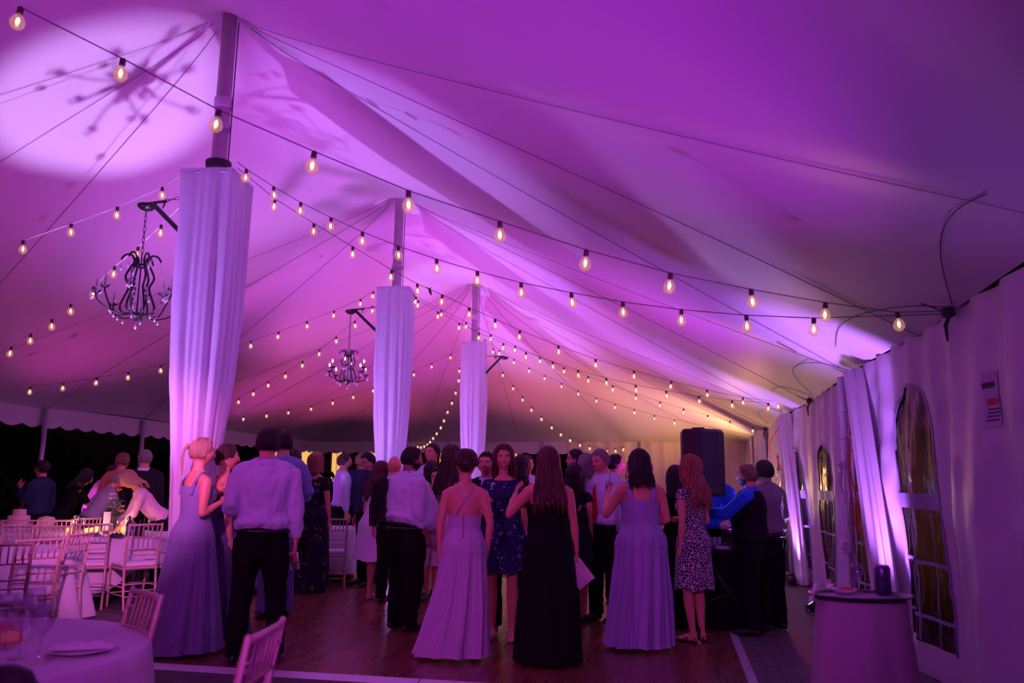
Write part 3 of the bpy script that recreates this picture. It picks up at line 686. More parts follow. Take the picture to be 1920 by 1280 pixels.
def strand(label, A, B, px, pale=False, ends=(None, None), hide=()):
    P = [Vector(onV(x, y, A, B)) for x, y in px]
    t = thing('string_light', label, 'string light', (0, 0, 0), group='strings of warm bulbs under the canopy')
    up = [p+Vector((0, 0, .085)) for p in P]; a = [Vector(ends[0])] if ends[0] else []; b = [Vector(ends[1])] if ends[1] else []
    W = a+up+b; out = []
    for i in range(len(W)-1):
        for q in range(3):
            u = q/3; p = W[i].lerp(W[i+1], u); p.z -= .02*(W[i]-W[i+1]).length*math.sin(PI*u)*0; out.append(p)
    out.append(W[-1])
    t.location = out[0]; o_ = Vector(out[0])
    MB().loft([p-o_ for p in out], [.0036]*len(out), 5, round_=False).build('wire', wire_w if pale else wire_m, t)
    for i, p in enumerate(up):
        if (p-Vector(CAM)).length < .5: continue
        bulb(p-o_+Vector((0, 0, -.002)), t, (rng.uniform(-.12, .12), rng.uniform(-.12, .12), rng.uniform(0, 6)))
    print('strand', label[:40], [tuple(round(c, 1) for c in up[q]) for q in (0, -1)], round((up[0]-up[1]).length, 2), round((up[-1]-up[-2]).length, 2))
    return t
C1, C2, C3 = (XC+.25, PK[1]), (XC+.22, PK[2]), (XC+.2, PK[3])
L1, L2, L3 = (XC-.25, PK[1]), (XC-.22, PK[2]), (XC-.22, PK[3])
J1, J2, J3 = (XR-.03, 5.8), (XR-.03, 11.6), (XR-.03, 17.2); S1_, S2_ = (XR-.05, SIDE_R[1]), (XR-.05, SIDE_R[2])
strand('nearest string of large bulbs crossing the whole tent from the upper left corner', (-4.0, 2.9), J1, [(36, 42), (228, 138), (409, 234), (588, 311), (765, 384), (937, 441), (1100, 494), (1258, 537), (1409, 567), (1549, 591), (1684, 609)], ends=(None, (J1[0], J1[1], EAVE-.04)))
strand('string of bulbs from the nearest column top to the dark joint on the right', C1, J1, [(461, 333), (512, 366), (563, 396), (620, 425), (679, 452), (746, 479), (818, 504), (895, 527), (977, 549), (1071, 568), (1168, 586), (1278, 601), (1400, 612), (1527, 618)], ends=((XC+.2, PK[1], 4.42), (J1[0], J1[1], EAVE-.06)))
strand('string of bulbs from the nearest column to the farther side pole', C1, S2_, [(515, 388), (588, 434), (661, 477), (734, 520), (782, 546), (829, 566), (880, 590), (928, 611), (975, 632), (1047, 660), (1117, 685), (1189, 706), (1259, 725), (1326, 741), (1393, 755), (1458, 762)], ends=((XC+.2, PK[1], 4.36), (S2_[0], S2_[1], EAVE-.06)))
strand('string of small bulbs from the middle column to the second dark joint on the right', C2, (XR-.04, 12.4), [(784, 573), (821, 594), (861, 615), (898, 634), (944, 653), (986, 670), (1036, 688), (1084, 704), (1137, 719), (1192, 732), (1249, 743), (1311, 753), (1373, 761), (1441, 766)], ends=((XC+.2, PK[2], 4.4), None))
strand('long string of tiny bulbs from the middle column to the warm far right corner', C2, J3, [(780, 566), (827, 590), (874, 613), (920, 636), (966, 657), (1012, 678), (1057, 697), (1103, 714), (1149, 731), (1193, 747), (1238, 761), (1282, 774), (1327, 786), (1369, 797), (1412, 808)], ends=((XC+.2, PK[2], 4.4), (J3[0], J3[1], EAVE-.06)))
strand('string of tiny bulbs from the farthest column to the warm right side', C3, (XR-.05, 19.4), [(909, 643), (936, 663), (964, 680), (992, 696), (1021, 710), (1053, 725), (1084, 739), (1118, 752), (1153, 764), (1189, 774), (1227, 785), (1265, 793)], ends=((XC+.2, PK[3], 4.4), (XR-.05, 19.4, EAVE-.06)))
strand('string of tiny bulbs curving down from the farthest column to the far wall', C3, (1.2, YF-.1), [(925, 660), (943, 704), (962, 729), (980, 750), (997, 769), (1015, 786), (1034, 802), (1052, 815), (1070, 826), (1087, 835), (1105, 841), (1121, 845), (1137, 847), (1154, 846), (1169, 843)])
strand('bulbs falling in a steep curve from the farthest column to the dark far end', (XC-.2, 16.9), (-7.2, YF-.2), [(862, 696), (861, 714), (854, 737), (847, 756), (840, 773), (832, 789), (827, 802), (819, 813), (812, 822), (807, 829), (801, 834), (795, 837), (789, 839), (783, 838)])
strand('string of bulbs from the farthest column over to the open left side', L3, (XL+.1, 17.), [(878, 654), (845, 671), (810, 688), (775, 703), (738, 719), (700, 733), (662, 745), (623, 756), (583, 767), (541, 774), (500, 780), (457, 786)])
strand('string of bulbs from the middle column down to the near left side', L2, (XL+.1, 10.), [(700, 556), (676, 570), (626, 592), (575, 612), (522, 632), (470, 649), (410, 667), (355, 682), (300, 695), (240, 708), (181, 718), (118, 728), (56, 735)])
strand('string of bulbs from the middle column dropping behind its chandelier', L2, (XL+.1, 15.5), [(698, 583), (665, 611), (630, 640), (599, 664), (567, 686), (535, 706), (503, 723), (475, 739), (447, 754)])
strand('string of bulbs from the nearest column over the bracket to the left edge', L1, (XL+1.5, 5.2), [(345, 340), (303, 367), (219, 404), (132, 436), (42, 467)], True)
strand('string of bulbs passing behind the near chandelier down to the far left', L1, (XL+.2, 9.2), [(345, 395), (301, 437), (258, 478), (214, 514), (174, 552), (131, 584), (96, 612), (56, 639), (20, 663)], True)

P_ = Vector(onV(805, 547, C1, S2_)); k = thing('cord_plug', 'small black plug hanging on the string light wire right of the middle column', 'plug', P_)
MB().loft([(0, 0, .03), (.01, 0, 0), (.02, .01, -.03)], [.012, .016, .008], 8).build('plug_body', sock_m, k); MB().loft([(-.03, 0, .05), (0, 0, .035), (.02, 0, .045)], [.006]*3, 6).build('plug_lead', sock_m, k)
# ------------------------------------------------------------------ people
skin_m = mat('skin', (.74, .33, .23), .5, var=(9, (.68, .27, .19)))
skin_d = mat('skin_deep', (.30, .15, .11), .5)
eye_w = mat('eye_white', (.8, .78, .78), .3); eye_d = mat('eye_iris', (.03, .02, .02), .2); lip_m = mat('lips', (.55, .12, .14), .45); tooth_m = mat('teeth', (.85, .8, .8), .3)
HAIR = {k: mat('hair_'+k, c, .5, var=(60, tuple(q*.45 for q in c)), bump=(120, .3)) for k, c in dict(dark=(.018, .010, .010), brown=(.07, .030, .022), chestnut=(.13, .045, .03), blond=(.55, .36, .22), red=(.45, .16, .10), grey=(.30, .27, .27), sandy=(.28, .15, .09)).items()}
def cloth(name, c, var=None, fn=None, rough=.85, sheen=None):
    m = mat('cloth_'+name, c, rough, bump=(220, .06), sheen=(.1 if sum(c) > .3 else 0), var=var, fn=fn); m.node_tree.nodes['Principled BSDF'].inputs['Specular IOR Level'].default_value = .15; return m
def _floral(c0, cols, scale):
    def fn(nt, b, tc):
        v = N(nt, 'ShaderNodeTexVoronoi', Scale=scale); n = N(nt, 'ShaderNodeTexNoise', Scale=scale*1.6); mxv = nt.nodes.new('ShaderNodeVectorMath'); mxv.operation = 'ADD'
        sc2 = nt.nodes.new('ShaderNodeVectorMath'); sc2.operation = 'SCALE'; sc2.inputs['Scale'].default_value = .14
        nt.links.new(tc.outputs['Object'], n.inputs['Vector']); nt.links.new(n.outputs['Color'], sc2.inputs[0]); nt.links.new(tc.outputs['Object'], mxv.inputs[0]); nt.links.new(sc2.outputs[0], mxv.inputs[1]); nt.links.new(mxv.outputs[0], v.inputs['Vector'])
        r = ramp(nt, v.outputs['Distance'], [(0, (1, 1, 1)), (.26, (0, 0, 0))]); sp = nt.nodes.new('ShaderNodeSeparateColor'); nt.links.new(v.outputs['Color'], sp.inputs[0])
        r2 = ramp(nt, sp.outputs[0], [(i/len(cols), c) for i, c in enumerate(cols)])
        mx = nt.nodes.new('ShaderNodeMix'); mx.data_type = 'RGBA'; mx.inputs[6].default_value = (*c0, 1); nt.links.new(r.outputs[0], mx.inputs[0]); nt.links.new(r2.outputs[0], mx.inputs[7]); nt.links.new(mx.outputs[2], b.inputs['Base Color'])
    return fn
def _leopard(nt, b, tc):
    v = N(nt, 'ShaderNodeTexVoronoi', Scale=38., feature='DISTANCE_TO_EDGE'); nt.links.new(tc.outputs['Object'], v.inputs['Vector'])
    r = ramp(nt, v.outputs['Distance'], [(0, (.62, .52, .62)), (.075, (.03, .02, .05))]); nt.links.new(r.outputs[0], b.inputs['Base Color'])
def _stripe(c0, c1, s):
    def fn(nt, b, tc):
        wv = N(nt, 'ShaderNodeTexWave', Scale=s, bands_direction='X'); nt.links.new(tc.outputs['Object'], wv.inputs['Vector'])
        r = ramp(nt, wv.outputs['Fac'], [(0, c0), (.75, c1)]); nt.links.new(r.outputs[0], b.inputs['Base Color'])
    return fn
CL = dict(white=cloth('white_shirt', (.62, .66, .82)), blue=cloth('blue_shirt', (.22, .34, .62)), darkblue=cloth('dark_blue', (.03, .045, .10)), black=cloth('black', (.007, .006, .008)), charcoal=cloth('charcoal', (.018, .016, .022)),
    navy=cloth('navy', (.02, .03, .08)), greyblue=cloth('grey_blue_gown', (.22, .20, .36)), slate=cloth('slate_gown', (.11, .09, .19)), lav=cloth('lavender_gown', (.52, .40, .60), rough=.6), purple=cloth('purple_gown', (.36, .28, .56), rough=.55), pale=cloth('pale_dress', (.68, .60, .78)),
    vivid=cloth('vivid_blue', (.02, .12, .75)), jeans=cloth('jeans', (.16, .18, .36)), red=cloth('red_tie', (.45, .02, .02)), pink=cloth('pink_top', (.8, .55, .62)), orange=cloth('orange_top', (.5, .16, .10)), greyt=cloth('grey_top', (.3, .28, .36)),
    floral=cloth('dark_floral', (.02, .02, .04), fn=_floral((.018, .012, .03), [(.5, .10, .10), (.06, .12, .45), (.02, .02, .06), (.35, .08, .2), (.02, .015, .03)], 13.)),
    navyfl=cloth('navy_floral', (.03, .04, .12), fn=_floral((.02, .024, .085), [(.5, .42, .7), (.03, .03, .10), (.25, .12, .35), (.1, .14, .5)], 19.)),
    leopard=cloth('leopard', (.3, .25, .3), fn=_leopard), stripe=cloth('striped_shirt', (.3, .25, .3), fn=_stripe((.10, .07, .10), (.42, .36, .42), 28.)))
shoe_m = mat('shoe_black', (.012, .01, .012), .3); tan_m = mat('shoe_tan', (.5, .3, .25), .5)

TM = [(.80, .13, .10, 0), (.90, .165, .112, 0), (.98, .172, .118, .0), (1.08, .150, .105, .005), (1.20, .158, .112, .01), (1.32, .178, .122, .01), (1.40, .172, .108, 0), (1.45, .125, .082, -.005), (1.49, .075, .065, -.005)]
TF = [(.80, .14, .11, 0), (.88, .178, .125, -.01), (.96, .170, .122, -.012), (1.07, .125, .092, 0), (1.18, .130, .098, .005), (1.28, .146, .112, .014), (1.36, .150, .092, .004), (1.42, .112, .070, -.005), (1.46, .060, .055, -.005)]
def tors(sex, z, w, belly=0):
    T = TM if sex == 'm' else TF; zs = [t[0] for t in T]
    rx, ry, yo = (float(np.interp(z, zs, [t[i] for t in T])) for i in (1, 2, 3)); b = belly*math.exp(-((z-1.10)/.16)**2)
    return rx*w+b*.5, ry*w+b*.8, yo+b*.5
def head_mesh(mb, c, Rm, s, detail=1, grow=0., keep=None, fat=1.):
    nu, nv = (64, 44) if detail else (28, 20); vs = []
    for j in range(nv+1):
        el = PI/2-PI*j/nv
        for i in range(nu):
            az = 2*PI*i/nu; x, y, z = math.sin(az)*math.cos(el), math.cos(az)*math.cos(el), math.sin(el)
            X, Y, Z_ = x*(.074+grow), y*(.095+grow)-.004, z*(.112+grow)
            t = max(0, -z)
            X *= 1-.30*t*t*(1 if fat == 1 else .6); 
            if y < 0: Y *= 1-.42*t**1.3
            else: Y *= 1-.06*t
            X *= 1+.02*max(0, z)
            if y > 0 and not grow:
                g = lambda cx, cz, sx_, sz_: math.exp(-((abs(X)-cx)/sx_)**2-((Z_-cz)/sz_)**2)
                Y += .024*g(0, -.022, .010, .016)+.012*g(0, .004, .009, .022)-.010*g(.031, .010, .016, .012)+.006*g(.02, .034, .03, .01)
                Y += .007*g(0, -.056, .022, .009)+.009*g(0, -.094, .022, .016)-.004*g(0, -.072, .02, .006)+.005*g(.045, -.02, .02, .02)
            v = Rm@Vector((X*fat, Y, Z_))*s; vs.append(v+c)
    fs = []
    for j in range(nv):
        for i in range(nu):
            i2 = (i+1) % nu
            if keep:
                el = PI/2-PI*(j+.5)/nv; az = 2*PI*(i+.5)/nu; az = az if az < PI else az-2*PI
                if not keep(az, el): continue
            fs.append((j*nu+i, (j+1)*nu+i, (j+1)*nu+i2, j*nu+i2))
    mb.add(vs, fs)
def hand(mb, wrist, d, nrm, s, curl=.35, side=1, thumb=.6):
    # d: pointing direction, nrm: palm normal (the way the palm faces); thumb leaves on the side t
    d = Vector(d).normalized(); n = Vector(nrm); n = (n-d*n.dot(d)).normalized(); t = d.cross(n)*side
    wrist = Vector(wrist)
    mb.loft([wrist-d*.03*s, wrist+d*.02*s, wrist+d*.05*s, wrist+d*.088*s], [(.026*s, .019*s), (.030*s, .016*s), (.038*s, .015*s), (.040*s, .012*s)], 12, side=t)
    for k, (off, L, r) in enumerate(((.030, .070, .0088), (.010, .078, .0090), (-.010, .072, .0086), (-.029, .056, .0078))):
        p = wrist+d*(.082-.004*abs(k-1))*s+t*off*s; P = [p-d*.012*s, p]; ang = 0; dd = d.copy(); c_ = curl*(.8+.25*k)
        for q, f in enumerate((.44, .32, .24)):
            ang += c_*(.7 if q == 0 else 1.); dd = d*math.cos(ang)+n*math.sin(ang)+t*(off*.9); p = p+dd.normalized()*L*f*s; P.append(p)
        mb.loft(P, [r*s, r*s*1.02, r*s*.97, r*s*.88, r*s*.74], 8, side=t)
    p = wrist+d*.022*s+t*.024*s; a = (t*thumb+d*.75+n*.35).normalized(); b_ = (t*thumb*.4+d*.9+n*(.4+curl*.4)).normalized()
    mb.loft([p-a*.012*s, p+a*.034*s, p+a*.034*s+b_*.026*s, p+a*.034*s+b_*.050*s], [.013*s, .011*s, .0095*s, .0075*s], 8, side=n)
ARM = dict(hang=((.16, -.05, -1), (.06, .16, -1)), relaxed=((.22, -.12, -1), (-.02, .30, -1)), bent=((.18, -.05, -1), (-.35, .9, .05)), holdup=((.12, .35, -1), (-.25, .55, .9)), mouth=((.3, .55, -.9), (-.6, .25, 1.)),
    forward=((.1, .8, -.45), (-.1, 1, .05)), lowfront=((.12, .25, -1), (-.45, .8, -.35)), hip=((.55, -.25, -.9), (-.75, .25, -.35)), up=((.45, .6, -.25), (-.3, .3, 1)), crossed=((.15, .35, -1), (-1, .55, .15)), outrest=((.35, .15, -1), (.0, .85, -.35)), reach=((.1, .9, -.6), (0, 1, -.2)))
def person(nm, label, px, fy, H, look=0, sex='m', w=1., hair=('short', 'dark'), top=None, legs=None, dress=None, armL='hang', armR='hang', hyaw=0, hpit=0, htilt=0, stance=.10, stride=0., lean=0., belly=0., skin=None, detail=1,
           face=False, shoes='flat', sleeves='long', collar=True, tie=None, vest=None, pos=None, handL=None, handR=None, group=None, smile=False, beard=None, glasses=False, topz=None, seed=0, sway=0., curlR=.4, curlL=.4, apart=None, cat='person'):
    s = H/1.75; P = np.array(pos) if pos is not None else onZ(px, fy, 0.)
    base = FZ+.003 if (FX0 < P[0] < FX1 and FY0 < P[1] < FY1) else .002
    dx, dy = P[0]-CAM[0], P[1]-CAM[1]; rz = math.atan2(dy, dx)-PI/2-R(look)
    t = thing('person', label, cat, (P[0], P[1], base), rz, group)
    sk = skin or skin_m; vx = .011 if detail else .018; rs = random.Random(seed+int(px)); o3 = Vector((rs.random()*50, rs.random()*50, 0))
    L_ = R(lean)
    def post(mb, thr=1.):
        if not lean and not sway: return mb
        out = []
        for x, y, z in mb.v:
            k = min(max((z/s-.86)/.22, 0), 1); k = k*k*(3-2*k); a = L_*k
            if a: zz, yy = z-.92*s, y; y = yy*math.cos(a)+zz*math.sin(a); z = .92*s+zz*math.cos(a)-yy*math.sin(a)
            if sway: x += sway*s*math.sin(min(max((z/s-.5)/.5, 0), 1)*PI)
            out.append((x, y, z))
        mb.v = out; return mb
    SH = .178 if sex == 'm' else .155; SH *= (1+(w-1)*.6); ZS = 1.415 if sex == 'm' else 1.375; UA, FA = (.285, .25) if sex == 'm' else (.265, .235)
    j = {}
    for sd, ar in ((-1, armL), (1, armR)):
        u, f = ARM[ar] if isinstance(ar, str) else ar
        S = Vector((sd*SH, -.008, ZS)); u = Vector((u[0]*sd, u[1], u[2])).normalized(); f = Vector((f[0]*sd, f[1], f[2])).normalized()
        E_ = S+u*UA; Wr = E_+f*FA; j[sd] = (S, E_, Wr, f, u)
    def S3(v): return tuple(c*s for c in v)
    ra = 1.12 if sex == 'm' else .92; ra *= w**.6
    neckz = ZS+.03; HC = Vector((0, .018+.0, 1.632 if sex == 'm' else 1.622))
    # ---- skin body: one surface
    b = MB()
    zs = [.80, .86, .93, 1.0, 1.07, 1.15, 1.23, 1.30, 1.36, ZS, ZS+.04][(2 if legs else 0):]
    b.loft([S3((0, tors(sex, z, w, belly)[2], z)) for z in zs], [(tors(sex, z, w, belly)[0]*s*(.93 if top is None else .86), tors(sex, z, w, belly)[1]*s*(.93 if top is None else .86)) for z in zs], 20)
    nr = .058 if sex == 'm' else .048; nr *= w**.5
    b.loft([S3((0, -.012, ZS-.03)), S3((0, -.005, ZS+.05)), S3((0, .006, 1.56)), S3((0, .012, 1.60))], [(nr*1.55*s, nr*1.2*s), (nr*1.08*s, nr*1.05*s), (nr*s, nr*s), (nr*s, nr*s)], 16)
    bs = 1. if (top is None or sleeves == 'short') else .88
    for sd in (-1, 1):
        S, E_, Wr, f, u = j[sd]
        b.loft([S3((sd*.035, -.012, ZS+.075)), S3((sd*.085, -.012, ZS+.038)), S3(S+Vector((-sd*.02, 0, .012)))], [.030*s*ra, .040*s*ra, .046*s*ra], 12)
        b.loft([S3(S+Vector((-sd*.10, 0, .012))), S3(S+Vector((-sd*.03, 0, .0))), S3(S), S3(S+u*.09), S3(S.lerp(E_, .7)), S3(E_)], [.055*s, .056*s*ra*bs, .052*s*ra*bs, .050*s*ra*bs, .041*s*ra*bs, .034*s*ra*bs], 14)
        b.loft([S3(E_), S3(E_+f*.06), S3(E_.lerp(Wr, .6)), S3(Wr)], [.035*s*ra*bs, .038*s*ra*bs, .031*s*ra*(bs if sleeves == 'long' else 1), .024*s*ra], 12)
        if sex == 'f' and top is None: b.sph(S3((sd*.068, .085, 1.255)), .055*s*w, 12)
    hipx = .088*w; ft = {}
    for sd in (-1, 1):
        fx = sd*stance; fyy = sd*stride; hp = Vector((sd*hipx, 0, .88)); an = Vector((fx, fyy-.03, .085)); kn = hp.lerp(an, .50)+Vector((sd*.005, .025, 0)); ft[sd] = (fx, fyy)
        if dress is None or dress.get('hem', 0) > .25:
            q = 1 if sex == 'm' else .94
            b.loft([S3(hp), S3(hp.lerp(kn, .35)), S3(hp.lerp(kn, .8)), S3(kn), S3(kn.lerp(an, .3)), S3(kn.lerp(an, .7)), S3(an)], [.088*s*w*q, .080*s*w*q, .060*s*w*q, .053*s*w*q, .055*s*w*q, .040*s*q, .032*s*q], 14)
            b.loft([S3((fx, fyy-.055, .04)), S3((fx, fyy+.02, .045)), S3((fx+sd*.01, fyy+.10, .028)), S3((fx+sd*.015, fyy+.165, .018))], [(.028*s, .036*s), (.034*s, .038*s), (.042*s, .022*s), (.030*s, .012*s)], 12)
    body = remesh(b, vx*s, 3)
    mbh = MB(); Rh = Matrix.Rotation(-R(hyaw), 3, 'Z')@Matrix.Rotation(-R(hpit), 3, 'X')@Matrix.Rotation(R(htilt), 3, 'Y')
    hs = 1.09 if sex == 'm' else 1.05
    piv = Vector((0, .0, 1.56))
    hc = (piv+Rh@(HC-piv))*s
    head_mesh(mbh, hc, Rh, s*hs, detail)
    for sd in (-1, 1):
        mbh.sph(hc+Rh@Vector((sd*.074, -.008, -.002))*s*hs, (.007*s, .017*s, .030*s), 10, M_=Rh)
    body.add(mbh.v, mbh.f)
    for sd, cu in ((-1, curlL), (1, curlR)):
        S, E_, Wr, f, u = j[sd]; hsz = s*(1.02 if sex == 'm' else .9)
        nrm = Vector((-sd, .15, 0)) if abs(f.z) > .6 else Vector((-sd*.6, 0, -.7))
        thumb_dir = Vector((0, 1, .2)) if f.z < -.5 else Vector((-sd*.4, -.2, 1))
        d = f; n = (nrm-d*nrm.dot(d)).normalized(); sidev = 1 if d.cross(n).dot(thumb_dir) > 0 else -1
        hd = MB(); hand(hd, S3(Wr), f, nrm, hsz, cu, sidev); body.add(hd.v, hd.f)
    post(body); bo = body.build('body', sk, t)
    # ---- face details
    def hp_(x, y, z): return hc+Rh@Vector((x, y, z))*s*hs
    if face:
        bm_ = HAIR[hair[1]] if hair[1] not in ('grey', None) else HAIR['brown']
        for sd in (-1, 1):
            eo = post(MB().sph(hp_(sd*.031, .072, .010), .0125*s, 10)).build('eye', eye_w, t)
            post(MB().sph(hp_(sd*.031, .0825, .010), (.0055*s, .0025*s, .0055*s), 8, M_=Rh)).build('iris', eye_d, eo)
            post(MB().loft([hp_(sd*.020, .083, .018), hp_(sd*.031, .085, .020), hp_(sd*.044, .077, .016)], [.0018*s]*3, 5)).build('eyelashes', eye_d, eo)
            post(MB().loft([hp_(sd*.018, .088, .026), hp_(sd*.032, .088, .030), hp_(sd*.047, .078, .026)], [.0025*s, .0032*s, .002*s], 6)).build('eyebrow', bm_, t)
        e = MB()
        if smile:
            e.loft([hp_(-.026, .083, -.051), hp_(-.012, .0935, -.0605), hp_(0, .096, -.063), hp_(.012, .0935, -.0605), hp_(.026, .083, -.051)], [.002*s, .0045*s, .005*s, .0045*s, .002*s], 6)
            e.loft([hp_(-.026, .083, -.050), hp_(-.010, .096, -.052), hp_(0, .0975, -.0525), hp_(.010, .096, -.052), hp_(.026, .083, -.050)], [.002*s, .003*s, .003*s, .003*s, .002*s], 6)
            t2 = MB().loft([hp_(-.019, .090, -.0535), hp_(0, .0985, -.057), hp_(.019, .090, -.0535)], [.002*s, .0042*s, .002*s], 6); post(t2).build('teeth', tooth_m, t)
        else: e.loft([hp_(-.021, .083, -.057), hp_(-.008, .0935, -.056), hp_(.008, .0935, -.056), hp_(.021, .083, -.057)], [.002*s, .0055*s, .0055*s, .002*s], 6)
        post(e).build('lips', lip_m, t)
    if glasses:
        e = MB()
        for sd in (-1, 1): e.loft([hp_(sd*.033+.021*math.cos(2*PI*q/14), .098, .008+.016*math.sin(2*PI*q/14)) for q in range(14)], [.0022*s]*14, 5, closed=True); e.rod(hp_(sd*.054, .096, .012), hp_(sd*.078, .0, .012), .002*s)
        e.rod(hp_(-.012, .099, .012), hp_(.012, .099, .012), .002*s); post(e).build('glasses', dk, t)
    if beard:
        e = MB(); head_mesh(e, hc, Rh, s*hs, 1, .010, keep=lambda az, el: abs(az) < 1.55 and -1.35 < el < -.30-.0*abs(az) and not (abs(az) < .3 and el > -.42)); 
        e.v = [tuple(Vector(v)+Vector((rs.uniform(-1, 1), rs.uniform(-1, 1), rs.uniform(-1, 1)))*.002) for v in e.v]
        post(e).build('beard', HAIR[beard], t)
    # ---- hair
    style, hcol = hair; hm = HAIR.get(hcol)
    if style not in ('bald',):
        g = MB()
        long_ = {'short': 0, 'shortf': .02, 'updo': 0, 'curlyup': 0, 'pony': 0, 'bob': .13, 'shoulder': .20, 'long': .38, 'longwave': .40, 'curlylong': .34}[style]
        th = {'short': .007, 'updo': .014, 'curlyup': .024, 'pony': .010}.get(style, .016)
        hl = .74 if style != 'short' else .66
        def kp(az, el):
            a = abs(az)
            if a < .75: return el > hl+.0
            if a < 1.25: return el > hl-(a-.75)/.5*(.62 if long_ == 0 else 1.15)
            if a < 1.75: return el > (.02 if long_ == 0 else -.6)
            if style in ('updo', 'curlyup'): return el > -.12
            return el > (-.42 if long_ == 0 else -.9)
        head_mesh(g, hc, Rh, s*hs, 1, th*.8, keep=kp)
        g.v = [tuple(Vector(v)*(1)+Vector((0, 0, 1))*.003*noise.noise(Vector(v)*60)) for v in g.v]
        ns = {'short': 130, 'updo': 150, 'curlyup': 200, 'pony': 150}.get(style, 210)
        if not detail: ns //= 2
        for q in range(ns):
            az = rs.uniform(-PI, PI); a = abs(az); k0 = rs.uniform(.9, 1.45); r_ = rs.uniform(.6, 1.25)
            el1 = (hl if a < .75 else hl-(a-.75)/.5*.62 if a < 1.25 else .0) if a < 1.45 else (-.05 if style in ('updo', 'curlyup') else -.45)
            if long_ and a > .95: el1 = -.25
            pts = []; wig = rs.uniform(0, 6); wa = {'curlyup': .010, 'longwave': .010, 'curlylong': .018, 'shoulder': .007}.get(style, .003)
            for m_ in range(6):
                u = m_/5; el = k0+(el1-k0)*u; aa = az+(.35*math.sin(u*2)*(1 if az > 0 else -1) if a < .9 else 0)
                rr_ = th*(.9+.35*rs.random())
                X, Y, Z_ = math.sin(aa)*math.cos(el)*(.074+rr_), math.cos(aa)*math.cos(el)*(.095+rr_)-.004, math.sin(el)*(.112+rr_)
                tt = max(0, -math.sin(el)); 
                if Y < 0: Y *= 1-.35*tt**1.3
                X += wa*math.sin(wig+m_*1.6); Z_ += wa*.6*math.cos(wig*2+m_*1.9)
                pts.append(hc+Rh@Vector((X, Y, Z_))*s*hs)
            if long_ and a > 1.05:
                Lh = long_*rs.uniform(.72, 1.08)*(1. if a > 1.5 else .9); e0 = pts[-1]; outx = e0.x/s; 
                nn = 7
                for m_ in range(1, nn+1):
                    u = m_/nn; z = e0.z-Lh*s*u; y = e0.y
                    back = -.125*s if a > 1.5 else -.06*s
                    if style in ('bob',): back = e0.y-.01
                    y = e0.y+(back-e0.y)*min(1, u*1.6)*(1 if a > 1.35 else .6); x = e0.x*(1+.22*u)
                    if a > 1.6 and long_ > .25: x = e0.x*(1+.5*u)
                    pts.append(Vector((x+wa*s*1.2*math.sin(wig+m_*1.9), y+wa*s*math.cos(wig+m_*1.5), z)))
            rr2 = {'curlyup': .0085, 'curlylong': .008, 'short': .0045}.get(style, .0070)*s*r_
            if not detail: rr2 *= 1.5
            g.loft(pts, [rr2*(.7+.3*math.sin(PI*min(1, i/(len(pts)-1)*1.2+.1)))*(1 if i < len(pts)-1 else .3) for i in range(len(pts))], 5, round_=False)
        if style in ('updo', 'curlyup'):
            g.sph(hc+Rh@Vector((0, -.088, .01))*s, (.066*s, .055*s, .062*s), 14)
            for q in range(90):
                a1, a2 = rs.uniform(0, 2*PI), rs.uniform(-1, 1); c0 = Vector((0, -.088, .01))+Vector((.068*math.cos(a1)*math.cos(a2), .055*math.sin(a2), .064*math.sin(a1)*math.cos(a2)))
                c0 = hc+Rh@c0*s; R2 = rs.uniform(.012, .02)*s; ax = Vector((rs.gauss(0, 1), rs.gauss(0, 1), rs.gauss(0, 1))).normalized(); bx = ax.orthogonal().normalized()
                g.loft([c0+ax*R2*math.cos(v_)+bx*R2*math.sin(v_) for v_ in [k_*.8 for k_ in range(6)]], [.006*s]*6, 5)
        if style == 'pony':
            for q in range(46):
                a1 = rs.uniform(0, 2*PI); r1 = rs.uniform(0, .014); o_ = Vector((math.cos(a1)*r1, 0, math.sin(a1)*r1)); c0 = Vector((0, -.098, .03))
                P_ = [c0+o_, c0+Vector((0, -.035, .012))+o_*1.4, c0+Vector((0, -.062, -.03))+o_*1.9, c0+Vector((.003*math.sin(q), -.066, -.09))+o_*1.8, c0+Vector((0, -.055, -.16))+o_*1.4, c0+Vector((0, -.047, -.215-.02*rs.random()))+o_*.6]
                g.loft([hc+Rh@p*s for p in P_], [.005*s]*5+[.002*s], 5)
            el_ = MB(); el_.loft([hc+Rh@Vector((.018*math.cos(2*PI*q/12), -.104, .03+.018*math.sin(2*PI*q/12)))*s for q in range(12)], [.006*s]*12, 6, closed=True); post(el_).build('hair_tie', mat('white_plastic'), t)
        post(g).build('hair', hm, t)
    if style == 'bald' and hcol:
        pass
    def folds(amp, fz=6, fx=11):
        def d(p):
            q = Vector((p[0]*fx, p[1]*fx, p[2]*fz))/s+o3
            return amp*s*(abs(noise.noise(q))*1.6-.3+.5*noise.noise(q*2.3)+.25*noise.noise(q*5))
        return d
    # ---- shirt / jacket
    if top:
        c = CL[top]; m = MB(); low = topz if topz else (.965 if sex == 'm' else .93); tuck = topz is None
        zs = [low, low+.05, low+.12, 1.15, 1.23, 1.31, 1.38, ZS+.005, ZS+.045, ZS+.07]; inf = .020 if sex == 'm' else .014
        rads = []
        for z in zs:
            a, b_, yo = tors(sex, z, w, belly); k = inf
            if z >= ZS: k = .010
            if tuck and z == low+.05: k = .038*(1 if sex == 'm' else .6)
            if tuck and z == low: k = .008
            rads.append(((a+k)*s, (b_+k)*s))
        m.loft([S3((0, tors(sex, z, w, belly)[2], z)) for z in zs], rads, 24, round_=False)
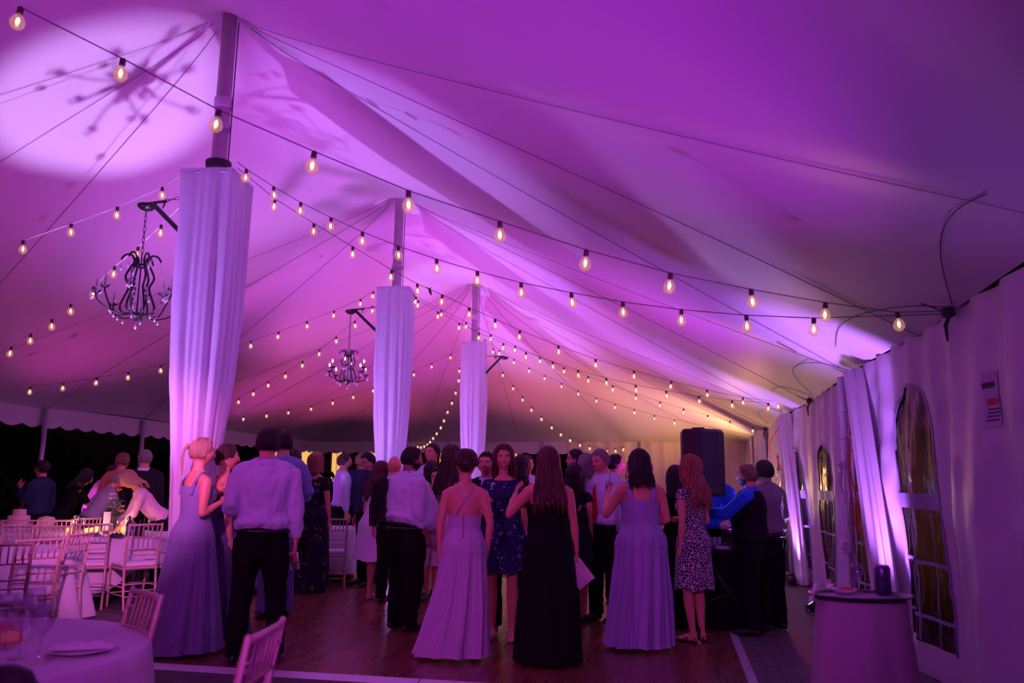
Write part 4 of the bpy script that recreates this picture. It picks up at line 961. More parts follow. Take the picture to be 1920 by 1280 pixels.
        for sd in (-1, 1):
            S, E_, Wr, f, u = j[sd]; q = .009
            m.loft([S3((sd*.030, -.012, ZS+.062)), S3((sd*.085, -.012, ZS+.040)), S3(S+Vector((-sd*.02, 0, .010)))], [.042*s*ra, .050*s*ra, .054*s*ra], 12, round_=False)
            m.loft([S3(S+Vector((-sd*.11, 0, .012))), S3(S+Vector((-sd*.03, 0, -.004))), S3(S+u*.02), S3(S+u*.10), S3(S.lerp(E_, .7)), S3(S.lerp(E_, .98) if sleeves != 'short' else S.lerp(E_, .8))], [.062*s, (.058*ra+q)*s, (.054*ra+q)*s, (.053*ra+q)*s, (.047*ra+q)*s, (.045*ra+q)*s], 14, round_=False)
            if sleeves in ('long', 'rolled'):
                fr_ = .93 if sleeves == 'long' else .38
                m.loft([S3(E_-u*.03), S3(E_+f*.02), S3(E_.lerp(Wr, fr_*.5)), S3(E_.lerp(Wr, fr_*.92)), S3(E_.lerp(Wr, fr_))], [(.045*ra+q)*s, (.046*ra+q)*s, (.040*ra+q)*s, (.033*ra+q+(.012 if sleeves == 'rolled' else 0))*s, (.032*ra+.006+(.014 if sleeves == 'rolled' else 0))*s], 14, round_=False)
        sm = remesh(m, (.0125 if detail else .02)*s, 3, folds((.016 if detail else .009) if not vest else .006))
        so = post(sm).build('shirt' if top not in ('charcoal', 'black') or sex == 'f' else 'jacket', c, t)
        if collar:
            cm_ = MB(); 
            def cf(u, v):
                a = -PI+u*2*PI; r = (nr*1.14+.010*v+.0) ; rr_ = r+(.012 if v > .5 else 0)
                return S3((rr_*1.05*math.sin(a), -.004+.008*(1-v)+rr_*1.05*math.cos(a), ZS+.045+.05*(1-abs(2*v-1))-.012*math.cos(a)*(1)))
            cm_.grid(cf, 26, 4); post(cm_).build('collar', c if top not in ('charcoal', 'black') else CL['white'], t)
        if tie:
            e = MB(); a_, b_, yo = tors(sex, 1.2, w, belly)
            pts = [(0, tors(sex, z, w, belly)[1]+tors(sex, z, w, belly)[2]+.032, z) for z in (1.40, 1.34, 1.2, 1.08, .98)]; pts[0] = (0, .088, ZS+.025)
            e.loft([S3(p) for p in pts], [(.014*s, .008*s), (.018*s, .006*s), (.028*s, .005*s), (.036*s, .005*s), (.012*s, .004*s)], 8); post(e).build('tie', CL[tie], t)
        if top == 'charcoal' and face:
            e = MB(); e.loft([S3((0, .083, ZS+.05)), S3((0, tors(sex, 1.33, w)[1]+.030, 1.33)), S3((0, tors(sex, 1.2, w)[1]+.032, 1.2))], [(.045*s, .012*s), (.04*s, .008*s), (.008*s, .004*s)], 10); post(e).build('shirt_front', CL['white'], t)
    if vest:
        m = MB(); zs = [.93, 1.0, 1.1, 1.2, 1.3, 1.38, ZS+.02, ZS+.06]
        m.loft([S3((0, tors(sex, z, w, belly)[2], z)) for z in zs], [((tors(sex, z, w, belly)[0]+(.036 if z < ZS else .026))*s, (tors(sex, z, w, belly)[1]+(.042 if z < ZS else .03))*s) for z in zs], 24, round_=False)
        vm_ = remesh(m, .014*s, 3, folds(.005)); post(vm_).build('vest', CL[vest], t)
    if legs:
        m = MB(); zs = [.77, .83, .90, .985]; q = .014
        m.loft([S3((0, tors(sex, z, w, belly*.6)[2]-.005, z)) for z in zs], [((tors(sex, z, w, belly*.6)[0]+q)*s*(.97), (tors(sex, z, w, belly*.6)[1]+q)*s) for z in zs], 22, round_=False)
        for sd in (-1, 1):
            fx, fyy = ft[sd]; hp = Vector((sd*hipx, 0, .86)); an = Vector((fx, fyy-.03, .055)); kn = hp.lerp(an, .5)+Vector((sd*.004, .02, 0))
            m.loft([S3(hp+Vector((0, 0, .04))), S3(hp.lerp(kn, .3)), S3(hp.lerp(kn, .75)), S3(kn), S3(kn.lerp(an, .4)), S3(kn.lerp(an, .85)), S3(an)], [(.104*w*s, .110*w*s), (.098*w*s, .102*w*s), (.080*w*s, .084*w*s), (.074*w*s, .078*w*s), (.070*w*s, .074*w*s), (.066*s, .076*s), (.064*s, .080*s)], 18, round_=False)
        lm_ = remesh(m, (.0125 if detail else .02)*s, 3, folds(.012, 5, 9)); post(lm_).build('trousers', CL[legs], t)
        if top and sex == 'm' and topz is None and detail:
            a_, b_, yo = tors(sex, .96, w, belly*.6); e = MB(); e.loft([S3((math.cos(2*PI*k/30)*(a_+.018), yo-.004+math.sin(2*PI*k/30)*(b_+.02), .965)) for k in range(30)], [(.006*s, .016*s)]*30, 6, closed=True); post(e).build('belt', shoe_m, t)
    # ---- dress
    if dress:
        d = dress; hem = d.get('hem', .03); zt = d.get('top', 1.33); r_h = d.get('r', .30); nf = d.get('folds', 15); amp = d.get('amp', .10); tr = d.get('train', 0); side_tr = d.get('side', 0); wz = d.get('waist', 1.12); ease = d.get('ease', 0)
        ph1, ph2, ph3 = rs.random()*6, rs.random()*6, rs.random()*6
        def df_(u, v):
            a = u*2*PI; z = zt+(hem-zt)*v
            if z > .86: A, B_, yo = tors(sex, z, w, belly); kk = 0
            else: A, B_, yo = tors(sex, .86, w, belly); kk = 1
            A += .012+ease*min(1, (zt-z)/.3); B_ += .014+ease*min(1, (zt-z)/.3)
            if 1.19 < z < 1.33 and sex == 'f': B_ += .020*math.exp(-((z-1.26)/.05)**2)*max(0, math.sin(a))*w
            g_ = max(0, min(1, (wz-z)/max(.01, wz-hem)))
            if hem < .6:
                A = max(A, A+(r_h-A)*g_**1.1) if z < wz else A; B_ = max(B_, B_+(r_h*.9-B_)*g_**1.1) if z < wz else B_
            else:
                A += (r_h-.19)*g_; B_ += (r_h-.19)*g_
            f_ = amp*min(1, g_*1.6)*(math.sin(a*nf+ph1+1.2*math.sin(z*2.1+ph2))+.6*math.sin(a*(nf*.6)+ph2+z*1.5)+.45*math.sin(a*(nf*1.9)+ph3-z*2)+.30*math.sin(a*int(nf*3.1)+ph1*2+z*1.3))*.60
            if z > wz-.06 and d.get('gather', 0): f_ += .012*math.sin(a*44+z*3)*math.exp(-((z-wz+.02)/.08)**2)
            q = 1+f_; ca, sa = math.cos(a), math.sin(a)
            x = A*q*ca; y = B_*q*sa+yo
            x += side_tr*g_**2*(.5+.5*ca*(1 if side_tr > 0 else -1)); y -= tr*g_**2*max(0, -sa)
            zz = z
            if v == 1 or z < hem+.25: zz = z+.012*math.sin(a*5+ph1)*(1 if hem > .3 else .3)
            if z > zt-.05: zz = z+d.get('dip', .0)*max(0, -sa)*(-1)*(z-(zt-.05))/.05+ .012*abs(ca)**2*0
            x += .004*noise.noise(Vector((x*14, y*14, z*9))+o3)
            return S3((x, y, zz))
        m = MB().grid(df_, 144 if detail else 64, 80 if detail else 30)
        for st in d.get('straps', []):      # lists of points in body metres
            m.loft([S3(p) for p in st], [(d.get('sw', .009)*s, .004*s)]*len(st), 8, side=(1, 0, 0))
        if d.get('cap'):                    # short cap sleeves and a yoke
            yk = MB(); zs = [zt-.04, 1.36, ZS+.01, ZS+.035]
            yk.loft([S3((0, tors(sex, z, w)[2], z)) for z in zs], [((tors(sex, z, w)[0]+.014)*s, (tors(sex, z, w)[1]+.015)*s) for z in zs], 20, round_=False)
            for sd in (-1, 1):
                S, E_, Wr, f, u = j[sd]; e_ = d['cap']; yk.loft([S3(S+Vector((-sd*.1, 0, .015))), S3(S), S3(S+u*.06), S3(S+u*UA*e_)], [.058*s, .066*ra*s, .066*ra*s, (.062+.012*(e_ > .5))*ra*s], 14, round_=False)
            yk = remesh(yk, .012*s, 3, folds(.005)); m.add(yk.v, yk.f)
        dr = post(m).build('dress', CL[d['m']], t)
        if d.get('seam'): e = MB().loft([S3((0, -(tors(sex, z, w)[1]+.0165+ease)+tors(sex, z, w)[2], z)) for z in (zt-.02-d.get('dip', 0), 1.2, 1.12, 1.0)], [.0025*s]*4, 5, round_=False); post(e).build('zip', mat('zip_dark', (.15, .1, .18), .5), t)
    # ---- shoes
    if dress is None or hem > .03 or shoes == 'heel':
        for sd in (-1, 1):
            fx, fyy = ft[sd]; m = MB()
            if shoes == 'flat':
                m.loft([S3((fx, fyy-.075, .045)), S3((fx, fyy-.03, .050)), S3((fx, fyy+.05, .042)), S3((fx+sd*.008, fyy+.13, .032)), S3((fx+sd*.01, fyy+.19, .024))], [(.034*s, .042*s), (.040*s, .048*s), (.046*s, .040*s), (.050*s, .030*s), (.034*s, .020*s)], 14)
                m.v = [(x, y, max(z, .0)) for x, y, z in m.v]; mm = shoe_m
            else:
                hh = .0
                m.loft([S3((fx, fyy-.06, .012)), S3((fx, fyy+.02, .010)), S3((fx+sd*.012, fyy+.10, .010)), S3((fx+sd*.014, fyy+.185, .010))], [(.028*s, .010*s), (.026*s, .010*s), (.044*s, .010*s), (.026*s, .010*s)], 12)
                for q in range(4): m.loft([S3((fx+.044*math.cos(a), fyy+.02+q*.035, .012+.05*math.sin(a)*(1-.15*q))) for a in [PI*k/8 for k in range(9)]], [(.008*s, .003*s)]*9, 6, side=(0, 1, 0))
                m.loft([S3((fx-.032, fyy-.05, .015)), S3((fx-.03, fyy-.075, .05)), S3((fx+.03, fyy-.075, .05)), S3((fx+.032, fyy-.05, .015))], [(.006*s, .004*s)]*4, 6)
                m.v = [(x, y, max(z, .0)) for x, y, z in m.v]; mm = shoe_m if shoes == 'heel' else tan_m
            m.build('shoe', mm, t)
    wr = {}; MW = Matrix.Translation(t.location)@Matrix.Rotation(rz, 4, 'Z')
    for sd in (-1, 1):
        q = MB(); q.v = [S3(j[sd][2]+j[sd][3]*.075)]; post(q); wr[sd] = MW@Vector(q.v[0])
    return t, wr, rz
def zat(P, py):                 # height on the upright through P that lands on image row py
    lo, hi = 0., 3.
    for _ in range(40):
        m_ = (lo+hi)/2; v = np.array([P[0], P[1], m_])-CAM; y = 640-FPX*(v@UPV)/(v@FWD)
        if y > py: lo = m_
        else: hi = m_
    return lo
def gp(px, D): p = atD(px, 905, D); return np.array([p[0], p[1], 0.])
def per(label, px, fy, hy, D=None, hx=None, **k):
    P = gp(px, D) if D else onZ(px, fy, 0.)
    return person('person', label, px, fy, zat(P, hy+2), pos=P, **k)
sL = [(-.07, .10, 1.28), (-.095, .02, 1.44), (-.10, -.075, 1.38), (-.085, -.105, 1.25)]; sR = [(-x, y, z) for x, y, z in sL]
halter = [[(-.07, .10, 1.28), (-.05, .06, 1.40), (0, -.07, 1.45), (.05, .06, 1.40), (.07, .10, 1.28)]]
xst = [[(-.06, .085, 1.25), (-.09, .035, 1.43), (-.085, -.02, 1.462), (-.06, -.078, 1.40), (.03, -.102, 1.28), (.085, -.10, 1.185)], [(.06, .085, 1.25), (.09, .035, 1.43), (.085, -.02, 1.462), (.06, -.078, 1.40), (-.03, -.102, 1.28), (-.085, -.10, 1.185)]]
wide = [[(-.075, .10, 1.28), (-.10, .04, 1.42), (-.105, -.015, 1.458), (-.11, -.085, 1.37), (-.095, -.102, 1.27)], [(.075, .10, 1.28), (.10, .04, 1.42), (.105, -.015, 1.458), (.11, -.085, 1.37), (.095, -.102, 1.27)]]

P1 = per('blond woman with a ponytail in a grey blue gown at the crowd\'s left', 345, 1228, 824, sex='f', look=62, w=1.06, hair=('pony', 'blond'), dress=dict(m='greyblue', top=1.34, r=.33, folds=13, amp=.06, waist=1.12, straps=wide, sw=.02, train=.05), armR=((.10, -.12, -1), (-.25, .9, .42)), armL=((.1, .2, -1), (-.2, .8, .6)), hyaw=8, hpit=4, face=True)
P2 = per('dark haired woman in a dark slate gown beyond the blond ponytail woman', 398, 1205, 836, sex='f', look=70, hair=('updo', 'brown'), dress=dict(m='slate', top=1.33, r=.36, folds=12, amp=.07, straps=halter), armR='hang', armL='bent', face=True, hyaw=4)
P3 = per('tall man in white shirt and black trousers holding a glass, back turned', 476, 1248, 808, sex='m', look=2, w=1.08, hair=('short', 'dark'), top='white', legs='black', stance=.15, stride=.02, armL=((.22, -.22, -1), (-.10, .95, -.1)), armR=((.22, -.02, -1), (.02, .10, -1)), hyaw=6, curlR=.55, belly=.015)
P4 = per('man in light blue shirt and blue trousers standing beyond the tall white shirt man', 512, 1163, 812, sex='m', look=-10, w=1.02, hair=('short', 'dark'), top='blue', legs='jeans', armR=((.30, .05, -1), (-.45, .9, -.2)), armL='bent', hyaw=-12)
per('woman raising a hand to her face behind the light blue shirt man', 535, 1115, 842, sex='f', look=-70, hair=('shoulder', 'brown'), dress=dict(m='black', top=1.33, r=.24, hem=.5, straps=wide), armL='up', armR=((.25, .5, -.5), (-.7, .2, .75)), face=True, hpit=6)
P5 = per('woman in dark floral maxi dress with short sleeves touching her forehead', 578, 1112, 850, sex='f', look=28, w=1.12, hair=('bob', 'red'), dress=dict(m='floral', top=1.35, r=.27, folds=9, amp=.05, cap=.45, waist=1.08, ease=.008), armR=((.18, -.02, -1), (.05, .15, -1)), armL=((.1, .9, -.1), (-.1, -.35, 1)), hyaw=28, face=True)
P6 = per('man in dark blue shirt and dark trousers with a walking cane, seen from behind', 668, 1079, 852, sex='m', look=2, w=1.12, hair=('short', 'sandy'), top='darkblue', legs='black', stance=.14, stride=.05, armL=((.35, .0, -1), (.15, .35, -1)), armR='bent')
per('man in white shirt glimpsed between the floral dress and the dark blue shirt', 642, 0, 852, D=12.5, sex='m', look=75, hair=('short', 'brown'), top='white', legs='black', detail=0, face=True)
per('dark haired man looking down beside the middle draped column', 693, 0, 849, D=11.2, sex='m', look=-130, hair=('short', 'dark'), top='darkblue', legs='black', face=True, hpit=22)
P9 = per('woman with curly brown hair in a pale off-shoulder knee dress', 703, 1128, 868, sex='f', look=42, w=1.12, hair=('curlylong', 'chestnut'), dress=dict(m='pale', top=1.33, r=.31, hem=.50, folds=10, amp=.05, waist=1.25, ease=.03, cap=.55), shoes='tan', armR='bent', armL='bent', hyaw=15, stance=.08)
per('bald man standing between the middle column and the big white shirt man', 738, 0, 858, D=9.6, sex='m', look=10, hair=('bald', None), top='charcoal', legs='black')
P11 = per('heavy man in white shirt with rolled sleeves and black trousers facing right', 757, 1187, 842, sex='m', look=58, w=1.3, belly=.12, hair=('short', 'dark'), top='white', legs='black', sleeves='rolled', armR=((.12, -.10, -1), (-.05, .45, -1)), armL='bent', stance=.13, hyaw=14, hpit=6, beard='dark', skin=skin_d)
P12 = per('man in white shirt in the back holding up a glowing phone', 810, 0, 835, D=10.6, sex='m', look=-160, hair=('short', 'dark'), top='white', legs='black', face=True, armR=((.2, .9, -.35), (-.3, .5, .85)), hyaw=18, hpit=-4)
per('dark haired woman in a black sleeveless dress behind the heavy man', 802, 1125, 866, sex='f', look=28, hair=('shoulder', 'dark'), dress=dict(m='black', top=1.32, r=.24, hem=.5, straps=wide, folds=8, amp=.03), armR=((.2, .3, -1), (-.4, .8, .2)), armL='bent')
per('short woman with dark fringe peering from behind the phone man', 818, 0, 880, D=9.9, sex='f', look=-170, hair=('shoulder', 'dark'), dress=dict(m='black', top=1.34, r=.25, hem=.5, straps=wide), face=True, detail=0)
P14 = per('woman in a pale pink halter dress left of the crossed strap gown', 838, 1172, 838, sex='f', look=20, hair=('longwave', 'brown'), dress=dict(m='pink', top=1.34, r=.26, hem=.55, folds=9, amp=.04, straps=wide, sw=.03), armL='hang', armR='bent', shoes='tan', stance=.08)
P15 = per('woman in lavender pink gown with crossed back straps and curly updo', 866, 1240, 849, sex='f', look=6, w=1.04, hair=('curlyup', 'brown'), dress=dict(m='lav', top=1.205, dip=.02, r=.235, folds=11, amp=.16, waist=1.04, straps=xst, sw=.007, side=-.17, seam=True, gather=1), armL=((.20, -.08, -1), (.02, .12, -1)), armR=((.26, -.10, -1), (-.10, .22, -1)), hyaw=-6, hpit=10)
per('smiling man in dark suit and tie peeking past the curly updo', 908, 1188, 852, sex='m', look=-172, hair=('short', 'dark'), top='charcoal', topz=.80, legs='black', tie='navy', face=True, smile=True, hyaw=8, seed=3)
P17 = per('smiling woman with long wavy hair in a navy floral short dress holding a drink', 940, 1203, 838, sex='f', look=-172, hair=('longwave', 'chestnut'), dress=dict(m='navyfl', top=1.35, r=.27, hem=.60, folds=9, amp=.05, waist=1.08, cap=.75, ease=.012), face=True, smile=True, armR=((.22, .10, -1), (-.35, .9, .0)), armL='hang', shoes='tan', hyaw=-10, stance=.09)
P18 = per('woman in long black gown with very long brown hair carrying a pale clutch', 1027, 1250, 842, sex='f', look=-4, w=1.10, hair=('long', 'chestnut'), dress=dict(m='black', top=1.27, r=.285, folds=10, amp=.05, waist=1.05, straps=[[(-.07, .10, 1.26), (-.085, .03, 1.44), (-.08, -.02, 1.462), (-.06, -.085, 1.37), (-.04, -.115, 1.24)], [(.07, .10, 1.26), (.085, .03, 1.44), (.08, -.02, 1.462), (.06, -.085, 1.37), (.04, -.115, 1.24)]], sw=.016), armL=((.62, .25, -.75), (-.25, .62, .75)), armR=((.20, .0, -1), (.10, .14, -1)), hpit=6, curlR=.8)
P18b = per('woman with dark shoulder hair in a charcoal dress behind the black gown', 1077, 1172, 872, sex='f', look=4, hair=('shoulder', 'dark'), dress=dict(m='charcoal', top=1.34, r=.24, hem=.45, straps=wide, cap=.2, folds=8, amp=.03), armR=((.12, .0, -1), (.02, .15, -1)), armL='bent')
per('man with glasses in profile at the back right of the crowd', 1082, 0, 845, D=10.2, sex='m', look=-85, hair=('short', 'dark'), top='white', legs='black', face=True, glasses=True)
per('grey haired woman in pale blue top left of the red tie man', 1101, 0, 853, D=8.6, sex='f', look=-20, hair=('bob', 'grey'), top='blue', legs='black', collar=False)
P21 = per('grey haired man in white shirt and red tie looking down', 1133, 1170, 845, sex='m', look=-146, w=1.05, hair=('short', 'grey'), top='white', legs='black', tie='red', face=True, hpit=16, armL=((.14, -.02, -1), (.0, .12, -1)), armR='bent', hyaw=8, stance=.12)
per('young dark haired man in profile behind the red tie man', 1152, 0, 855, D=9.9, sex='m', look=80, hair=('short', 'dark'), top='charcoal', legs='black', face=True, collar=False)
per('small blond woman in the distance left of the purple gown', 1189, 0, 862, D=11.5, sex='f', look=-30, hair=('bob', 'blond'), dress=dict(m='pale', top=1.34, r=.25, hem=.5, straps=wide), detail=0)
per('dark haired woman half hidden behind the purple gown woman', 1207, 0, 862, D=9., sex='f', look=-60, hair=('bob', 'dark'), dress=dict(m='charcoal', top=1.34, r=.25, hem=.5, straps=wide), face=True)
P24 = per('woman in purple empire gown with wide straps raising a drink', 1205, 1221, 846, sex='f', look=-10, w=1.20, hair=('shoulder', 'dark'), dress=dict(m='purple', top=1.29, r=.26, folds=15, amp=.12, waist=1.15, straps=wide, sw=.024, side=-.08, seam=False, gather=1), armL=((.5, .22, -.85), (-.15, .60, .80)), armR=((.26, .02, -1), (-.50, .85, -.3)), hyaw=8, hpit=6)
P25 = per('woman with long wavy red hair in a leopard print dress and black heels', 1304, 1208, 858, sex='f', look=-52, w=1.02, hair=('curlylong', 'red'), dress=dict(m='leopard', top=1.35, r=.205, hem=.49, folds=7, amp=.015, waist=1.0, cap=.08), armL=((.10, -.06, -1), (-.02, .10, -1)), armR='bent', shoes='heel', hyaw=-6, hpit=-8, stance=.07, face=True)
per('woman in black dress almost hidden behind the leopard print dress', 1274, 1178, 876, sex='f', look=-15, hair=('shoulder', 'dark'), dress=dict(m='black', top=1.34, r=.27, hem=.25, straps=wide, cap=.2), armR='bent', armL='bent')
P29 = per('person in bright blue shirt at the music table behind the loudspeaker', 1348, 1150, 868, sex='m', look=-165, hair=('short', 'dark'), top='vivid', legs='black', armL=((.3, .35, -1), (-.1, .9, -.3)), armR=((.2, .5, -1), (0, 1, -.2)), hpit=14, lean=6)
P30 = per('bearded man in black vest and bright blue shirt reaching over the music table', 1416, 1188, 870, sex='m', look=-78, w=1.12, hair=('short', 'sandy'), top='vivid', vest='black', legs='black', beard='brown', armL=((.08, .85, -.72), (-.0, 1, .02)), armR=((.1, .8, -.7), (0, 1, 0)), face=True, stance=.15, belly=.03)
P31 = per('man in purple striped shirt with short dark hair beyond the bearded man', 1436, 0, 862, D=8.25, sex='m', look=-50, w=1.12, hair=('short', 'dark'), top='stripe', legs='black', skin=skin_d, armR='bent', armL='hang', belly=.03)
# dim guests by the far tables on the left
per('man with grey hair and dark jacket standing at the left tables', 268, 0, 842, D=11.4, sex='m', look=12, w=1.1, hair=('short', 'grey'), top='charcoal', topz=.8, legs='black', detail=0)
per('blond woman in pink bending over the left tables', 306, 0, 858, D=10.6, sex='f', look=-100, hair=('shoulder', 'blond'), top='pink', legs='black', collar=False, lean=38, armR='reach', armL='reach', detail=0)
per('tall reddish haired guest in orange top standing at the left tables', 218, 0, 846, D=11.6, sex='m', look=30, hair=('short', 'sandy'), top='orange', legs='black', lean=8, detail=0, collar=False, armR='forward')
per('balding man in pale grey shirt leaning forward at the left tables', 172, 0, 872, D=11.0, sex='m', look=75, hair=('short', 'grey'), top='greyt', legs='black', lean=30, face=True, detail=0, armR='reach', armL='reach')
per('guest in white shirt stooping behind the leaning balding man', 178, 0, 862, D=12.4, sex='m', look=60, hair=('short', 'dark'), top='white', legs='black', lean=22, detail=0)
per('dark haired woman stooping in the shadows at the far left', 122, 0, 868, D=11.4, sex='f', look=70, hair=('shoulder', 'dark'), top='black', legs='black', collar=False, lean=24, detail=0, armR='reach', sleeves='short')
per('shadowy guest by the slim left pole raising a pink drink', 78, 0, 862, D=11.2, sex='m', look=-50, hair=('short', 'dark'), top='darkblue', legs='black', detail=0, armL='holdup')
per('woman with dark hair glimpsed right of the smiling woman', 976, 0, 856, D=9.6, sex='f', look=20, hair=('shoulder', 'dark'), dress=dict(m='black', top=1.34, r=.25, hem=.5, straps=wide), detail=0)
per('man in profile glimpsed over the shoulder of the black gown woman', 987, 0, 857, D=10.8, sex='m', look=150, hair=('short', 'brown'), top='white', legs='black', detail=0, face=True)
print('people done')
# ------------------------------------------------------------------ things held
gl_m = glassy('drink_glass', (.95, .92, .97), .07, .03)
def tumbler(label, loc, liquid, ax=(0, 0, 1), s=1., straw=False):
    t = thing('drinking_glass', label, 'glass', loc); q = Vector(ax).to_track_quat('Z', 'Y').to_matrix()
    def r_(mb): mb.v = [tuple(q@Vector(v)*s) for v in mb.v]; return mb
    r_(MB().lathe((0, 0, -.06), [(.030, 0), (.037, .135), (.034, .135), (.028, .008), (.001, .008)], 20)).build('cup', gl_m, t)
    r_(MB().lathe((0, 0, -.06), [(.001, .009), (.0275, .009), (.031, .075), (.001, .075)], 18)).build('liquid', mat('liquid_'+liquid, dict(amber=(.8, .22, .06), red=(.7, .03, .05), clear=(.6, .5, .7))[liquid], .1, alpha=.8), t)
    if straw: r_(MB().rod((.01, 0, -.04), (-.03, .0, .16), .003)).build('straw', sock_m, t)
    return t
t, wr, rz = P3; tumbler('glass with amber drink in the lowered hand of the white shirt man', wr[1]+Vector((0, .0, -.075)), 'amber', (.1, .05, -1), 1.)
t, wr, rz = P24; tumbler('small glass with a straw raised by the purple gown woman', wr[-1]+Vector((0, 0, .02)), 'clear', (0, 0, 1), .8, True)
t, wr, rz = P17; tumbler('short red drink in the hand of the navy floral dress woman', wr[1]+Vector((0, 0, .03)), 'red', (0, 0, 1), .8)
t, wr, rz = P12
ph = thing('phone', 'glowing phone held up by the man in the back', 'phone', wr[1]+Vector((0, 0, .04)), rz)
MB().box((0, 0, 0), (.075, .010, .15), ch=.004).build('phone_case', can_m, ph, False); MB().box((0, .0062, 0), (.067, .002, .135)).box((0, -.0062, .04), (.03, .002, .03)).build('screen', mat('screen_lit', (.8, .8, 1), .3, emit=(.85, .8, 1.), estr=3), ph, False)
t, wr, rz = P18
cl = thing('clutch_bag', 'pale lilac clutch bag hanging from the black gown woman\'s hand', 'bag', wr[1]+Vector((.02, 0, -.03)), rz)
b_ = MB(); b_.box((0, 0, 0), (.035, .05, .03)); b_.v = []; b_.f = []; b_.mi = []
def clf(u, v):
    x, z = (u-.5)*.23, -v*.155; a = .62; th = .014*math.sin(PI*min(max(v, .02), .98))+.003
    return (x, z, th)
vs, fs = [], []
for sgn in (1, -1):
    g = MB().grid(lambda u, v: (lambda p: (.05+p[0]*math.cos(-.9)-p[1]*math.sin(-.9), sgn*p[2]*(1-abs(2*u-1)**6*.8), -.09+p[0]*math.sin(-.9)+p[1]*math.cos(-.9)+.08))(clf(u, v)), 16, 10); b_.add(g.v, g.f)
b_.build('bag_body', mat('clutch_satin', (.7, .5, .6), .35, sheen=.3), cl)
MB().loft([(-.0, 0, .04), (-.02, .0, -.01), (.01, 0, -.05), (.045, 0, -.04)], [.004]*4, 6).build('wrist_strap', mat('clutch_satin'), cl)
t, wr, rz = P6
wp = wr[-1]; tag(MB().loft([(wp[0]-.0, wp[1], wp[2]+.02), (wp[0]-.03, wp[1]-.02, .01)], [.011, .009], 8).loft([(wp[0]-.05, wp[1], wp[2]+.01), (wp[0], wp[1], wp[2]+.025), (wp[0]+.05, wp[1], wp[2]+.02)], [.012]*3, 8).build('walking_cane', sock_m), 'dark walking cane held by the man in the dark blue shirt', 'cane')
# ------------------------------------------------------------------ chairs
gold = mat('chair_paint', (.62, .42, .36), .35, .15); cush = mat('chair_cushion', (.80, .76, .80), .7, bump=(40, .2))
def chiavari():
    t = thing('ballroom_chair', 'x', 'chair', (0, 0, 0), 0, 'slim spindle back ballroom chairs')
    # front faces +Y; backrest at -Y
    w0, w1, d0, d1 = .19, .17, -.18, .20
    for sd in (-1, 1):
        MB().loft([(sd*.185, d1+.01, 0), (sd*.19, d1-.01, .22), (sd*.195, d1-.02, .44)], [.011, .014, .015], 10).build('leg', gold, t)
        m = MB(); m.loft([(sd*w1, d0-.09, 0), (sd*w1, d0-.03, .2), (sd*w1, d0, .44), (sd*(w1+.002), d0-.015, .62), (sd*(w1+.008), d0-.07, .915)], [.012, .014, .015, .014, .011], 10)
        for z, y in ((.2, d0-.03), (.32, d0-.013), (.44, d0), (.56, d0-.01), (.7, d0-.03), (.84, d0-.057)): m.lathe((sd*w1, y, z-.006), [(.013, 0), (.018, .004), (.018, .008), (.013, .012)], 10)
        m.build('leg', gold, t)
    MB().box((0, .005, .435), (.40, .40, .028), ch=.012).build('seat_frame', gold, t, False)
    m = MB(); m.loft([(0, .01, .452), (0, .01, .470), (0, .01, .488), (0, .01, .497)], [(.19, .19), (.205, .20), (.195, .19), (.15, .15)], 32, round_=False, fold=lambda i, a: min(1.28, 1/max(abs(math.cos(a)), abs(math.sin(a)))*.93)); m.build('cushion', cush, t)
    def bar(z, r, nm, arc=.012):
        y = float(np.interp(z, [.44, .62, .915], [d0, d0-.015, d0-.07])); return MB().loft([(-w1, y, z), (-.08, y-arc, z+.003), (.08, y-arc, z+.003), (w1, y, z)], [r]*4, 8).build(nm, gold, t)
    bar(.905, .012, 'top_rail'); bar(.76, .008, 'back_rail'); bar(.64, .008, 'back_rail'); bar(.575, .008, 'back_rail')
    for k in range(6):
        x = -.125+.05*k; MB().loft([(x, d0-.05, .76), (x, d0-.078, .90)], [.006, .006], 8, round_=False).build('spindle', gold, t)
    for z in (.14, .20, .27):
        MB().rod((-w1, d0-.045+z*.05, z), (w1, d0-.045+z*.05, z), .007).build('stretcher', gold, t)
    for z in (.15, .24):
        MB().rod((-.187, d1, z), (.187, d1, z), .007).build('stretcher', gold, t)
        for sd in (-1, 1): MB().rod((sd*.187, d1, z), (sd*w1, d0-.04+z*.05, z), .007).build('stretcher', gold, t)
    return t
ch0 = chiavari(); used = [False]
def chair(label, P, rz):
    if not used[0]: used[0] = True; ch0.location = (P[0], P[1], .001); ch0.rotation_euler = (0, 0, rz); ch0['label'] = label; return ch0
    return dup(ch0, loc=(P[0], P[1], .001), rz=rz, label=label)
def face(P, Q): return math.atan2(Q[1]-P[1], Q[0]-P[0])-PI/2
cloth_m = translucent('table_linen', (.72, .68, .74), .1, .75)
